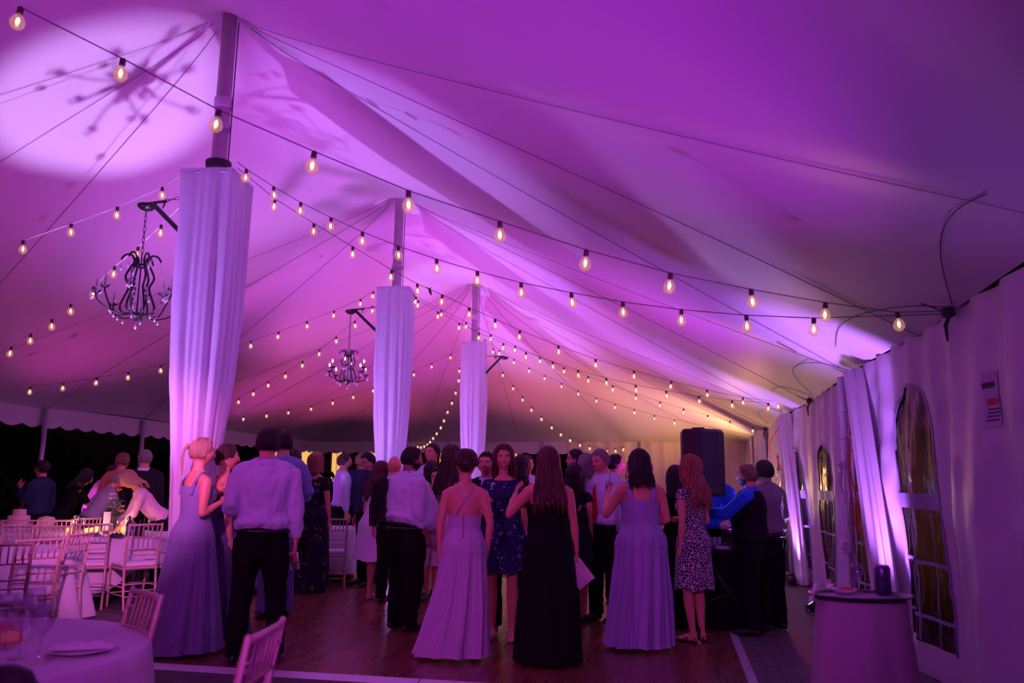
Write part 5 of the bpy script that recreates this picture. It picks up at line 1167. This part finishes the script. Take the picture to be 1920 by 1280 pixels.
def round_table(label, clabel, P, r, ztop=.76, drop=.60, seed=0, spread=.10, corners=False):
    t = thing('banquet_table', label, 'table', (P[0], P[1], 0), 0, 'round banquet tables')
    MB().lathe((0, 0, 0), [(.001, ztop-.03), (r, ztop-.03), (r, ztop-.006), (.001, ztop-.006)], 48).build('tabletop', mat('plywood', (.4, .3, .22), .6), t)
    for k in range(4):
        a = PI/4+k*PI/2; MB().rod((r*.45*math.cos(a), r*.45*math.sin(a), ztop-.03), (r*.62*math.cos(a), r*.62*math.sin(a), 0), .014).build('leg', pm, t)
    rs = random.Random(seed); p1, p2 = rs.random()*6, rs.random()*6
    m = MB(); prof = [(0.001, 0)]+[(r*q, 0) for q in (.3, .6, .85, .97, 1.0)]+[(r+.012, -.008)]+[(r+.014+spread*(k/12)**1.0, -.012-drop*k/12) for k in range(1, 13)]
    nn = 160; vs = []
    for rr, z in prof:
        for k in range(nn):
            a = 2*PI*k/nn; g_ = max(0, (rr-r-.012)/max(spread, .01)); e = (.6*math.sin(a*9+p1)+.4*math.sin(a*14+p2)+.3*math.sin(a*5)); q = rr*(1+.10*g_*e)
            zz = z
            if corners: zz = z*(1+.42*abs(math.sin(a*2+.4))**3-.25*(1-abs(math.sin(a*2+.4)))) if z < -.02 else z
            vs.append((q*math.cos(a), q*math.sin(a), zz))
    L = len(prof); m.add(vs, [(i*nn+k, (i+1)*nn+k, (i+1)*nn+(k+1) % nn, i*nn+(k+1) % nn) for i in range(L-1) for k in range(nn)])
    o = m.build('tablecloth', cloth_m, None, loc=(P[0], P[1], ztop-.003)); tag(o, clabel, 'tablecloth')
    return ztop-.002
def wineglass(label, P, z, s=1., group=None):
    t = thing('wine_glass', label, 'glass', (P[0], P[1], z), 0, group)
    MB().lathe((0, 0, 0), [(.001, .004*s), (.010*s, .004*s), (.004*s, .012*s), (.004*s, .075*s), (.012*s, .085*s), (.034*s, .115*s), (.038*s, .145*s), (.031*s, .185*s), (.029*s, .185*s), (.036*s, .145*s), (.032*s, .118*s), (.001*s, .09*s)], 20).build('bowl', gl_m, t)
    MB().lathe((0, 0, 0), [(.034*s, 0), (.034*s, .002), (.004*s, .007)], 20).build('foot', gl_m, t); return t
china = mat('china', (.8, .78, .8), .2)
def plate(label, P, z, r=.13, group=None): return tag(MB().lathe((0, 0, 0), [(r*.55, 0), (r*.6, .003), (r, .016), (r*.99, .019), (r*.6, .007), (.001, .006)], 32).build('plate', china, None, loc=(P[0], P[1], z+.001)), label, 'plate', group)
nap = mat('napkin', (.78, .74, .82), .8)
def napkin(label, P, z, rz=0, L=.2, W=.1, m=None, h=.018):
    def f(u, v): x, y = (u-.5)*L, (v-.5)*W; e = max(0, 1-abs(2*v-1)**2.5)*max(0, 1-abs(2*u-1)**4); return (x*math.cos(rz)-y*math.sin(rz), x*math.sin(rz)+y*math.cos(rz), .003+h*e*(1+.25*math.sin(u*20+v*9)))
    return tag(MB().grid(f, 24, 14).build('napkin', m or nap, None, loc=(P[0], P[1], z)), label, 'napkin')

# front left table
r_ = .76; E0 = onZ(243, 1222, .76); T1 = E0-np.array([RGT[0], RGT[1], 0])*r_; T1[2] = 0
z1 = round_table('round table in the near left corner under purple lit linen', 'pale purple lit tablecloth on the table in the near left corner', T1, r_, seed=2)
Q = onZ(150, 1222, .76); plate('white plate on the near left table', Q, z1, .12); napkin('folded napkin lying on the plate of the near left table', Q+np.array([.0, .0, 0]), z1+.016, .5, .22, .10)
for k, (x, y, s_, l) in enumerate(((35, 1232, 1.15, 'tall wine glass nearest the left edge of the near table'), (72, 1240, 1.1, 'wine glass beside the napkin plate on the near table'), (58, 1198, 1.1, 'wine glass behind the other two on the near table'), (8, 1215, 1.1, 'wine glass cut by the left edge of the picture on the near table'))):
    wineglass(l, onZ(x, y, .76), z1, s_, 'wine glasses on the near left table')
Q = onZ(18, 1205, .76); c_ = thing('candle_jar', 'pink glowing candle jar on the near left table', 'candle', (Q[0], Q[1], z1)); MB().lathe((0, 0, 0), [(.035, 0), (.04, .005), (.042, .09), (.039, .09), (.037, .01), (.001, .01)], 18).build('jar', mat('pink_jar', (.8, .25, .35), .3, alpha=.6), c_); MB().lathe((0, 0, .012), [(.03, 0), (.03, .03), (.001, .03)], 14).build('wax', mat('wax', (.9, .5, .4), .6, emit=(1, .2, .25), estr=.35), c_)
Q = atD(14, 1290, 2.1); b = thing('shoulder_bag', 'black rounded bag at the bottom left corner of the near table', 'bag', (Q[0], Q[1], z1))
MB().loft([(0, 0, .02), (0, 0, .08), (0, 0, .14), (0, 0, .17)], [(.15, .09), (.155, .095), (.14, .085), (.11, .06)], 24).build('bag_body', mat('bag_leather', (.012, .01, .01), .5), b)
MB().loft([(-.09, 0, .16), (-.07, .02, .20), (0, .03, .215), (.07, .02, .20), (.09, 0, .16)], [.008]*5, 8).build('bag_handle', mat('bag_leather'), b); b.scale = (.72, .72, .68)
# near chairs
Pc = gp(178, 3.4); chair('dim chair back beside the near left table, further right than the table', Pc, face(Pc, T1)+.15)
Pd = gp(380, 2.75); chair('nearest chair back, cut by the bottom edge of the picture', Pd, face(Pd, T1)+.3)

# second table with pink linen and chairs
T2 = gp(205, 9.95); z2 = round_table('round table behind the row of lit ballroom chairs', 'pink lit tablecloth with hanging corners behind the lit chairs', T2, .76, seed=5, corners=True, drop=.42, spread=.06)
CH = [(245, 1150, 'brightly lit chair pulled up in front of the pink tablecloth, right one'), (160, 1150, 'pink lit chair in front of the pink tablecloth, left one')]
for x, y, l in CH:
    P = onZ(x, y-12, 0.); chair(l, P, face(P, T2)+(.1 if x < 200 else -.02))
P = gp(312, 10.95); chair('chair on the far side of the pink table near the ponytail woman', P, face(P, T2))
P = gp(268, 11.05); chair('chair on the far side of the pink table with its top rail in view', P, face(P, T2))
# third table at the left
T3 = gp(-10, 7.4); z3 = round_table('round table cut by the left edge of the picture', 'tablecloth of the table cut by the left edge of the picture', T3, .76, seed=8)
for x, D, l, a in ((112, 7.35, 'lilac lit chair turned sideways nearest the walkway', 0), (62, 6.75, 'dark silhouetted chair with a pale cushion beside the left edge table', .1), (18, 6.3, 'shadowed chair closest to the left edge of the picture', 0), (92, 8.3, 'chair with many thin spindles behind the sideways lilac chair', .2), (45, 8.4, 'dim chair behind the left edge table', .1)):
    P = gp(x, D); chair(l, P, face(P, T3)+a)
# fourth table with cake and candles
T4 = gp(75, 10.9); z4 = round_table('round table holding the cake in the dim left background', 'dim tablecloth of the table holding the cake', T4, .8, seed=9)
P = gp(104, 9.9); chair('chair whose back is lit amber by the candles in front of the cake table', P, face(P, T4))
P = gp(52, 9.85); chair('dim chair in front of the cake table, left of the amber lit chair', P, face(P, T4))
P = gp(150, 10.4); chair('dim chair to the right of the cake table', P, face(P, T4))
# far chairs behind the blue shirt man
T5 = gp(622, 11.9); z5 = round_table('white clothed table seen between the floral dress and the blue shirt man', 'bright tablecloth seen between the floral dress and the dark blue shirt', T5, .5, seed=3)
P = gp(628, 11.1); chair('bright chair seen past the walking cane', P, face(P, T5)); P = gp(700, 12.2); chair('far chair seen between the dark blue shirt man and the pale dress', P, face(P, T5))

cake = thing('cake', 'small tiered pale cake on the dim left background table', 'cake', (T4[0]+.05, T4[1]-.35, z4))
icing = mat('icing', (.8, .6, .5), .6, bump=(60, .4))
MB().lathe((0, 0, 0), [(.17, .0), (.17, .012), (.03, .018), (.02, .06), (.16, .065), (.16, .072)], 24).build('cake_stand', china, cake)
MB().lathe((0, 0, .072), [(.13, 0), (.135, .01), (.13, .09), (.12, .1), (.001, .1)], 24).build('tier', icing, cake); MB().lathe((0, 0, .172), [(.08, 0), (.082, .01), (.08, .07), (.07, .08), (.001, .08)], 24).build('tier', icing, cake)
top_ = MB()
for k in range(7): a = k*.9; top_.loft([(.02*math.cos(a), .02*math.sin(a), .25), (.04*math.cos(a), .04*math.sin(a), .30+.02*math.sin(k))], [.004, .002], 5)
top_.build('cake_topper', sock_m, cake)
P = (T4[0]-.28, T4[1]-.3); tag(MB().box((0, 0, .05), (.14, .10, .10), ch=.004).build('gift_box', icing, None, False, (P[0], P[1], z4)), 'small pale box beside the cake', 'box')
P = (T4[0]+.38, T4[1]-.25); tag(MB().lathe((0, 0, .0), [(.06, 0), (.10, .05), (.11, .10), (.09, .15), (.001, .17)], 20).build('covered_dish', icing, None, loc=(P[0], P[1], z4)), 'rounded pale covered dish to the right of the cake', 'dish')
fl = mat('flame', (1, .6, .2), .5, emit=(1., .45, .12), estr=22); jar_m = glassy('votive_glass', (1., .75, .5), .2, .05, emit=((1., .4, .1), .5))
def candle(x, D, label, z):
    P = gp(x, D); c_ = thing('votive_candle', label, 'candle', (P[0], P[1], z), 0, 'votive candles on the left tables')
    MB().lathe((0, 0, 0), [(.03, 0), (.036, .004), (.04, .075), (.038, .075), (.034, .008), (.001, .008)], 16).build('jar', jar_m, c_)
    MB().lathe((0, 0, .009), [(.028, 0), (.028, .022), (.001, .022)], 12).build('wax', mat('wax2', (.9, .8, .7), .6), c_)
    MB().lathe((0, 0, .036), [(.001, -.004), (.006, .006), (.004, .018), (.0005, .032)], 8).build('flame', fl, c_)
    point('candle_lamp', (P[0], P[1], z+.12), 1.0*LK, (1., .5, .2), .02)
candle(139, 9.9, 'votive candle glowing at the left of the pink table', z2); candle(172, 9.6, 'brightest votive candle in the middle of the pink table', z2); candle(179, 9.7, 'votive candle right beside the brightest one', z2); candle(190, 10.0, 'dimmer votive candle towards the vase', z2); candle(240, 10.1, 'votive candle right of the flower vase', z2)
P = gp(222, 9.85); v = thing('flower_vase', 'tall glass vase of yellow, pink and lilac flowers on the pink table', 'vase', (P[0], P[1], z2))
MB().lathe((0, 0, 0), [(.04, 0), (.045, .01), (.035, .1), (.05, .2), (.047, .2), (.032, .1), (.001, .02)], 18).build('vase', gl_m, v)
rs = random.Random(5)
for k, c in enumerate(('yellow', 'yellow', 'pinkish', 'lilac', 'pinkish', 'orange')):
    a = k*1.1; x, y, z = .07*math.cos(a), .07*math.sin(a), .26+.05*k; fm = mat('petal_'+c, dict(yellow=(.8, .6, .08), pinkish=(.8, .4, .5), lilac=(.6, .45, .8), orange=(.8, .25, .04))[c], .6)
    m = MB()
    for q in range(9): b_ = q*2*PI/9; m.loft([(x, y, z), (x+.025*math.cos(b_), y+.025*math.sin(b_), z+.018), (x+.04*math.cos(b_), y+.04*math.sin(b_), z+.012)], [(.004, .002), (.013, .003), (.004, .002)], 6)
    m.sph((x, y, z+.01), .018, 8); fo = m.build('blossom', fm, v); MB().loft([(0, 0, .04), (x*.4, y*.4, .18), (x, y, z)], [.003]*3, 5).build('stem', mat('stem_green', (.05, .12, .03), .6), fo)
lf = MB()
for q in range(14): a = rs.uniform(0, 6.28); z = rs.uniform(.2, .42); lf.loft([(0, 0, z-.05), (.06*math.cos(a), .06*math.sin(a), z), (.12*math.cos(a), .12*math.sin(a), z-.01)], [(.003, .001), (.018, .002), (.002, .001)], 6)
lf.build('leaves', mat('stem_green'), v)
P = gp(207, 9.75); t = thing('menu_card', 'tall narrow white card standing beside the vase', 'card', (P[0], P[1], z2), .2); MB().box((0, 0, .15), (.085, .004, .22)).build('card', nap, t, False); MB().box((0, 0, .02), (.05, .04, .04)).build('card_holder', sock_m, t, False)
P = gp(268, 9.5); tag(MB().box((0, 0, .065), (.15, .02, .13), ch=.004).build('picture_frame', can_m, None, False, (P[0], P[1], z2)), 'small dark frame standing on the pink table right of the vase', 'frame')
for k, (x, D, l) in enumerate(((150, 9.95, 'wine glass at the left end of the pink table'), (158, 9.5, 'wine glass in front of the votive candles'), (234, 9.55, 'wine glass just right of the flower vase'), (250, 9.75, 'wine glass between the vase and the dark frame'), (292, 9.7, 'wine glass at the right end of the pink table'))): P = gp(x, D); wineglass(l, P, z2, 1.1, 'wine glasses on the pink table')
P = gp(238, 9.5); t = thing('bottle', 'dark bottle standing on the pink table by the frame', 'bottle', (P[0]+.08, P[1], z2)); MB().lathe((0, 0, 0), [(.03, 0), (.032, .01), (.032, .13), (.012, .18), (.012, .23), (.001, .23)], 16).build('bottle_body', can_m, t); MB().lathe((0, 0, .05), [(.0325, 0), (.033, .005), (.033, .06), (.0325, .065)], 16).build('label_band', mat('label_blue', (.1, .2, .6), .5), t)
for x, D, l in ((185, 9.35, 'blue folded napkin on the near side of the pink table'), (228, 9.3, 'dark crumpled napkin on the near side of the pink table')): P = gp(x, D); napkin(l, P, z2, .3, .16, .1, mat('napkin_blue' if x < 200 else 'napkin_dark', (.1, .14, .5) if x < 200 else (.03, .02, .05), .8), .04)

# ------------------------------------------------------------------ cocktail table at the right front with tray
Ec = (onZ(1527, 1118, .94)+onZ(1700, 1118, .94))/2; 
def cockt():
    t = thing('tray_stand_table', 'small high table under mauve linen at the bottom right', 'table', (Ec[0], Ec[1], 0))
    MB().lathe((0, 0, 0), [(.001, .90), (.16, .90), (.16, .925), (.001, .925)], 32).build('tabletop', mat('plywood'), t)
    for k in range(4): a = PI/4+k*PI/2; MB().rod((.11*math.cos(a), .11*math.sin(a), .9), (.15*math.cos(a), .15*math.sin(a), 0), .013).build('leg', pm, t)
    def f(u, v):
        a = u*2*PI; r = .178+.085*v; r *= 1+(.012+.05*v)*(math.sin(a*7+1)+.5*math.sin(a*11)); return (r*math.cos(a), r*math.sin(a), .926-.915*v)
    m = MB().grid(f, 120, 24); m.lathe((0, 0, 0), [(.001, .929), (.16, .929), (.175, .927)], 40)
    o = m.build('tablecloth', mat('linen_mauve', (.46, .30, .38), .8, bump=(150, .1)), None, loc=(Ec[0], Ec[1], .001)); tag(o, 'mauve tablecloth flaring to the ground at the bottom right', 'tablecloth')
cockt()
tr = thing('serving_tray', 'black oval serving tray on the mauve clothed table', 'tray', (Ec[0], Ec[1], .932), YAW)
def oval(prof, n=48):
    m = MB(); vs = [(r*1.12*math.cos(2*PI*k/n), r*.82*math.sin(2*PI*k/n), z) for r, z in prof for k in range(n)]
    m.add(vs, [(i*n+k, i*n+(k+1) % n, (i+1)*n+(k+1) % n, (i+1)*n+k) for i in range(len(prof)-1) for k in range(n)]); return m
oval([(.001, .0), (.165, .0), (.185, .012), (.193, .016), (.193, .020), (.182, .018), (.162, .006), (.001, .006)]).build('tray_base', mat('tray_black', (.02, .015, .02), .35), tr)
oval([(.001, .007), (.160, .007), (.160, .0085), (.001, .0085)]).build('tray_liner', mat('tray_liner', (.4, .36, .45), .7), tr)
zt_ = .942
wineglass('stemmed glass standing on the oval tray', onZ(1609, 1110, zt_), zt_, .66)
Q = onZ(1657, 1114, zt_); t = thing('drink_can', 'dark drink can standing on the oval tray', 'can', (Q[0], Q[1], zt_)); MB().lathe((0, 0, 0), [(.025, 0), (.033, .006), (.033, .108), (.027, .12)], 24).build('can_body', mat('can_dark', (.06, .03, .10), .3, .6, var=(40, (.2, .12, .3))), t); MB().lathe((0, 0, 0), [(.027, .120), (.027, .123), (.024, .120), (.001, .119)], 24).build('can_lid', pm, t); 
Q = onZ(1582, 1112, zt_); plate('small plate with leftovers on the oval tray', Q, zt_, .055); tag(MB().sph((0, 0, .018), (.022, .014, .010), 10).sph((.03, .012, .017), (.015, .012, .008), 10).build('food_scraps', mat('food_red', (.6, .05, .04), .5), None, loc=(Q[0], Q[1], zt_)), 'red food scraps on the small tray plate', 'food')
Q = onZ(1543, 1108, zt_+.02)
def nf(u, v): x, y = (u-.5)*.11, (v-.5)*.09; z = .006+.02*abs(math.sin(u*5))*(1-v*.4)-max(0, (.25-u))*.25*(u < .25); return (x, y, z)
tag(MB().grid(nf, 20, 14).build('napkin', nap, None, loc=(Q[0], Q[1], zt_+.03)), 'crumpled white napkin drooping over the left rim of the tray', 'napkin')

# ------------------------------------------------------------------ loudspeaker, music table
Ps = gp(1312, 7.9); sp_m = mat('speaker_black', (.018, .016, .024), .45, bump=(200, .2))
zb = zat(Ps, 930); zt2 = zat(Ps, 805)
st = thing('speaker_stand', 'black tripod stand under the loudspeaker', 'stand', (Ps[0], Ps[1], .0))
MB().rod((0, 0, .25), (0, 0, zb-.005), .018).build('pole', sp_m, st); MB().lathe((0, 0, .78), [(.018, 0), (.03, .005), (.03, .06), (.018, .065)], 14).build('collar', sp_m, st)
for k in range(3):
    a = k*2*PI/3+.4; lg = MB().rod((.02*math.cos(a), .02*math.sin(a), .76), (.52*math.cos(a), .52*math.sin(a), .03), .012).rod((.0, .0, .3), (.28*math.cos(a), .28*math.sin(a), .38), .008).build('leg', sp_m, st); MB().sph((.52*math.cos(a), .52*math.sin(a), .026), .02, 8).build('rubber_foot', mat('foot_pale', (.6, .5, .7), .5), lg)
spk = thing('loudspeaker', 'tall black loudspeaker on its tripod stand above the crowd', 'speaker', (Ps[0], Ps[1], zb), math.atan2(Ps[1], Ps[0])-PI/2+2.75)
hh = zt2-zb; pl = [(-.20, -.16), (.20, -.16), (.20, -.02), (.10, .16), (-.10, .16), (-.20, -.02)]
m = MB(); ks = [(0, .94), (.02, 1), (hh-.03, 1), (hh, .9)]
vs = [(x*k_, y*k_, z) for z, k_ in ks for x, y in pl]; fs = [tuple(range(5, -1, -1)), tuple(range(18, 24))]+[(i*6+k, i*6+(k+1) % 6, i*6+6+(k+1) % 6, i*6+6+k) for i in range(3) for k in range(6)]
m.add(vs, fs).build('cabinet', sp_m, spk, False)
MB().box((0, -.165, hh*.5), (.35, .012, hh*.86), ch=.005).build('grille', mat('grille', (.03, .03, .04), .5, .5, bump=(500, .5)), spk, False)
MB().loft([(-.07, .0, hh-.01), (-.06, .0, hh+.012), (.06, 0, hh+.012), (.07, 0, hh-.01)], [.010]*4, 8).build('handle', sp_m, spk)
MB().lathe((0, 0, 0), [(.09, .0), (.095, .008), (.085, .015), (.02, .010)], 24).build('woofer_ring', sp_m, spk).matrix_local = Matrix.Translation((0, -.172, hh*.3))@Matrix.Rotation(PI/2, 4, 'X')
Pt = gp(1322, 8.35); rzt = math.atan2(Pt[1], Pt[0])-PI/2
mt = thing('music_table', 'table hidden by black cloth to the ground, holding the music gear', 'table', (Pt[0]+.02, Pt[1], 0), rzt)
MB().box((0, 0, .75), (.72, .6, .03)).build('tabletop', mat('plywood'), mt, False)
for sx_ in (-1, 1):
    for sy2 in (-1, 1): MB().rod((sx_*.32, sy2*.26, .735), (sx_*.32, sy2*.26, 0), .015).build('leg', pm, mt)
def cf2(u, v):
    a = u*2*PI; e = (abs(math.cos(a))**5+abs(math.sin(a))**5)**(-1/5); r = e*(1+.02*v*(math.sin(a*21)+math.sin(a*13))); return (.375*r*math.cos(a), .315*r*math.sin(a), .772-.765*v)
o = MB().grid(cf2, 150, 14).add([(-.36, -.3, .773), (.36, -.3, .773), (.36, .3, .773), (-.36, .3, .773)], [(0, 1, 2, 3)]).build('black_tablecloth', CL['black'], None, loc=mt.location); o.rotation_euler = (0, 0, rzt); tag(o, 'black cloth covering the music table behind the leopard dress', 'tablecloth')
mx_ = thing('mixing_console', 'low dark mixing console with pale front strip on the music table', 'mixer', (mt.location[0]-.06*math.cos(rzt), mt.location[1]-.06*math.sin(rzt), .776), rzt)
m = MB(); m.add([(-.28, -.17, 0), (.28, -.17, 0), (.28, .17, 0), (-.28, .17, 0), (-.28, -.17, .04), (.28, -.17, .04), (.28, .17, .10), (-.28, .17, .10)], [(0, 3, 2, 1), (4, 5, 6, 7), (0, 1, 5, 4), (2, 3, 7, 6), (1, 2, 6, 5), (3, 0, 4, 7)]).build('console_body', can_m, mx_, False)
MB().box((0, -.176, .022), (.5, .01, .03)).build('front_strip', mat('strip_lilac', (.4, .36, .6), .4), mx_, False)
kn = MB()
for i in range(10):
    for k in range(4): y = -.12+.075*k; kn.lathe((-.23+.05*i, y, .045+(y+.17)/.34*.06), [(.008, 0), (.007, .012), (.001, .013)], 8)
kn.build('knobs', pm, mx_)
lt = thing('laptop', 'open dark laptop at the right end of the music table', 'laptop', (mt.location[0]+.22*math.cos(rzt), mt.location[1]+.22*math.sin(rzt), .776), rzt+.2)
MB().box((0, 0, .008), (.24, .17, .014), ch=.003).build('keyboard_base', can_m, lt, False); MB().loft([(0, -.085, .015), (0, -.12, .17)], [(.12, .005)]*2, 4, round_=False).box((0, -.105, .1), (.23, .006, .15)).build('screen_lid', can_m, lt, False)
point('console_fill', (mt.location[0]+.1, mt.location[1]-.15, 1.35), 2.5*LK, (.12, .2, 1.), .05)  # added blue fill over the console, no fixture behind it
mc = MB().rod((0, 0, .02), (0, 0, 1.62), .008).rod((0, 0, 1.5), (0, 0, 1.66), .011); mc.lathe((0, 0, 0), [(.13, 0), (.13, .012), (.02, .02)], 20)
Pm = gp(1277, 9.0); tag(mc.build('microphone_stand', mat('strip_lilac'), None, loc=(Pm[0], Pm[1], .03)), 'thin upright stand just left of the loudspeaker', 'stand')

# far right corner: side table with lamp, basket, panels
Pl = gp(1385, 13.2)
t = thing('sideboard_table', 'small clothed table in the warm far right corner', 'table', (Pl[0], Pl[1]+.15, 0)); MB().box((0, 0, .77), (1.1, .6, .03)).build('tabletop', mat('plywood'), t, False); MB().grid(lambda u, v: (lambda a: (.56*math.cos(a)*(abs(math.cos(a))**6+abs(math.sin(a))**6)**(-1/6), .31*math.sin(a)*(abs(math.cos(a))**6+abs(math.sin(a))**6)**(-1/6)*(1+.01*math.sin(a*30)), .788-.78*v))(u*2*PI), 120, 8).build('skirt', mat('linen_cream', (.6, .45, .4), .8), t)
l = thing('table_lamp', 'table lamp with a bright cream shade in the warm far right corner', 'lamp', (Pl[0], Pl[1]+.1, .79))
MB().lathe((0, 0, 0), [(.07, 0), (.07, .012), (.02, .025), (.045, .08), (.055, .13), (.02, .19), (.008, .21), (.008, .26)], 20).build('lamp_base', mat('ceramic', (.6, .5, .4), .3), l)
MB().lathe((0, 0, 0), [(.15, .22), (.095, .44)], 28).build('lamp_shade', mat('shade_lit', (.95, .85, .7), .6, emit=(1., .78, .45), estr=3.2), l)
m_ = [o for o in kids(l) if o.name.startswith('lamp_shade')]
point('lamp_bulb', (Pl[0], Pl[1]+.1, 1.30), 12*LK, (1., .65, .35), .05)
Pb = gp(1362, 13.6); t = thing('basket', 'tall wicker basket with a dark arched handle by the lamp', 'basket', (Pb[0]-.1, Pb[1]+.1, .789))
MB().lathe((0, 0, 0), [(.10, 0), (.15, .10), (.17, .22), (.16, .22), (.14, .1), (.001, .01)], 24).build('basket_body', mat('wicker', (.35, .2, .1), .8, bump=(60, .8)), t)
MB().loft([(.165*math.cos(a), 0, .21+.40*math.sin(a)) for a in [PI*k/14 for k in range(15)]], [.011]*15, 8).build('basket_handle', mat('wicker'), t)
MB().sph((0, 0, .25), (.13, .13, .09), 14).build('basket_filling', mat('cream_stuff', (.7, .55, .4), .8, bump=(40, 1.)), t)

# ------------------------------------------------------------------ outside: lit building, yard lights, dark hedge
bd = thing('building', 'distant building with amber lit windows beyond the far left end of the tent', 'building', (-12.8, 33.5, 0))
wallm = mat('house_wall', (.25, .18, .12), .8); MB().box((0, 0, 2.3), (17, 4, 4.6)).build('wall', wallm, bd, False)
rf = MB(); rf.add([(-8.8, -2.4, 4.6), (8.8, -2.4, 4.6), (8.8, 2.4, 4.6), (-8.8, 2.4, 4.6), (-8.8, 0, 6.4), (8.8, 0, 6.4)], [(0, 1, 5, 4), (2, 3, 4, 5), (0, 4, 3), (1, 2, 5), (0, 3, 2, 1)]).build('roof', mat('roof_dark', (.05, .04, .04), .8), bd, False)
wl = mat('window_lit', (1, .7, .3), .5, emit=(1., .52, .14), estr=.75); fm = mat('window_frame', (.1, .06, .04), .7)
for k, (x, w0_) in enumerate(((-3.3, .5), (-1.9, .9), (-.8, .4), (.9, 1.3), (2.4, .6), (4.2, 1.2), (6.2, 1.1))):
    wf_ = MB().box((x, -2.03, 2.15), (w0_+.16, .06, 2.06)).build('window', fm, bd, False); MB().box((x-w0_/4-.01, -2.08, 2.15), (w0_/2-.03, .04, 1.9)).box((x+w0_/4+.01, -2.08, 2.15), (w0_/2-.03, .04, 1.9)).build('pane', wl, wf_, False)
hm_ = mat('hedge_leaves', (.012, .018, .01), .9, bump=(8, 1.))
for k, (x, y, r) in enumerate(((-17, 14, 2.2), (-18, 19, 2.6), (-16.5, 24, 2.2), (-13.5, 28, 1.8))):
    hg = thing('bush', ('dark bush beyond the open left side, nearest', 'dark bush beyond the open left side, second', 'dark bush beyond the left far corner', 'dark low bush in front of the distant building')[k], 'bush', (x, y, 0), group='dark bushes outside')
    m = MB(); rs2 = random.Random(k)
    for q in range(900):
        a, b_ = rs2.uniform(0, 6.28), rs2.uniform(-.2, 1.4); c_ = Vector((r*math.cos(a)*math.cos(b_), r*math.sin(a)*math.cos(b_), r*.45+r*.6*math.sin(b_)))*rs2.uniform(.8, 1.02)
        n1 = Vector((rs2.gauss(0, 1), rs2.gauss(0, 1), rs2.gauss(0, 1))).normalized()*.16; n2 = n1.orthogonal().normalized()*.08
        m.add([c_-n1, c_+n2, c_+n1, c_-n2], [(0, 1, 2, 3)])
    m.build('foliage', hm_, hg, False); MB().rod((0, 0, 0), (0, 0, r*.8), .10, .05).build('stem', mat('bark', (.05, .03, .02), .9), hg)
print('objects', len(bpy.data.objects))
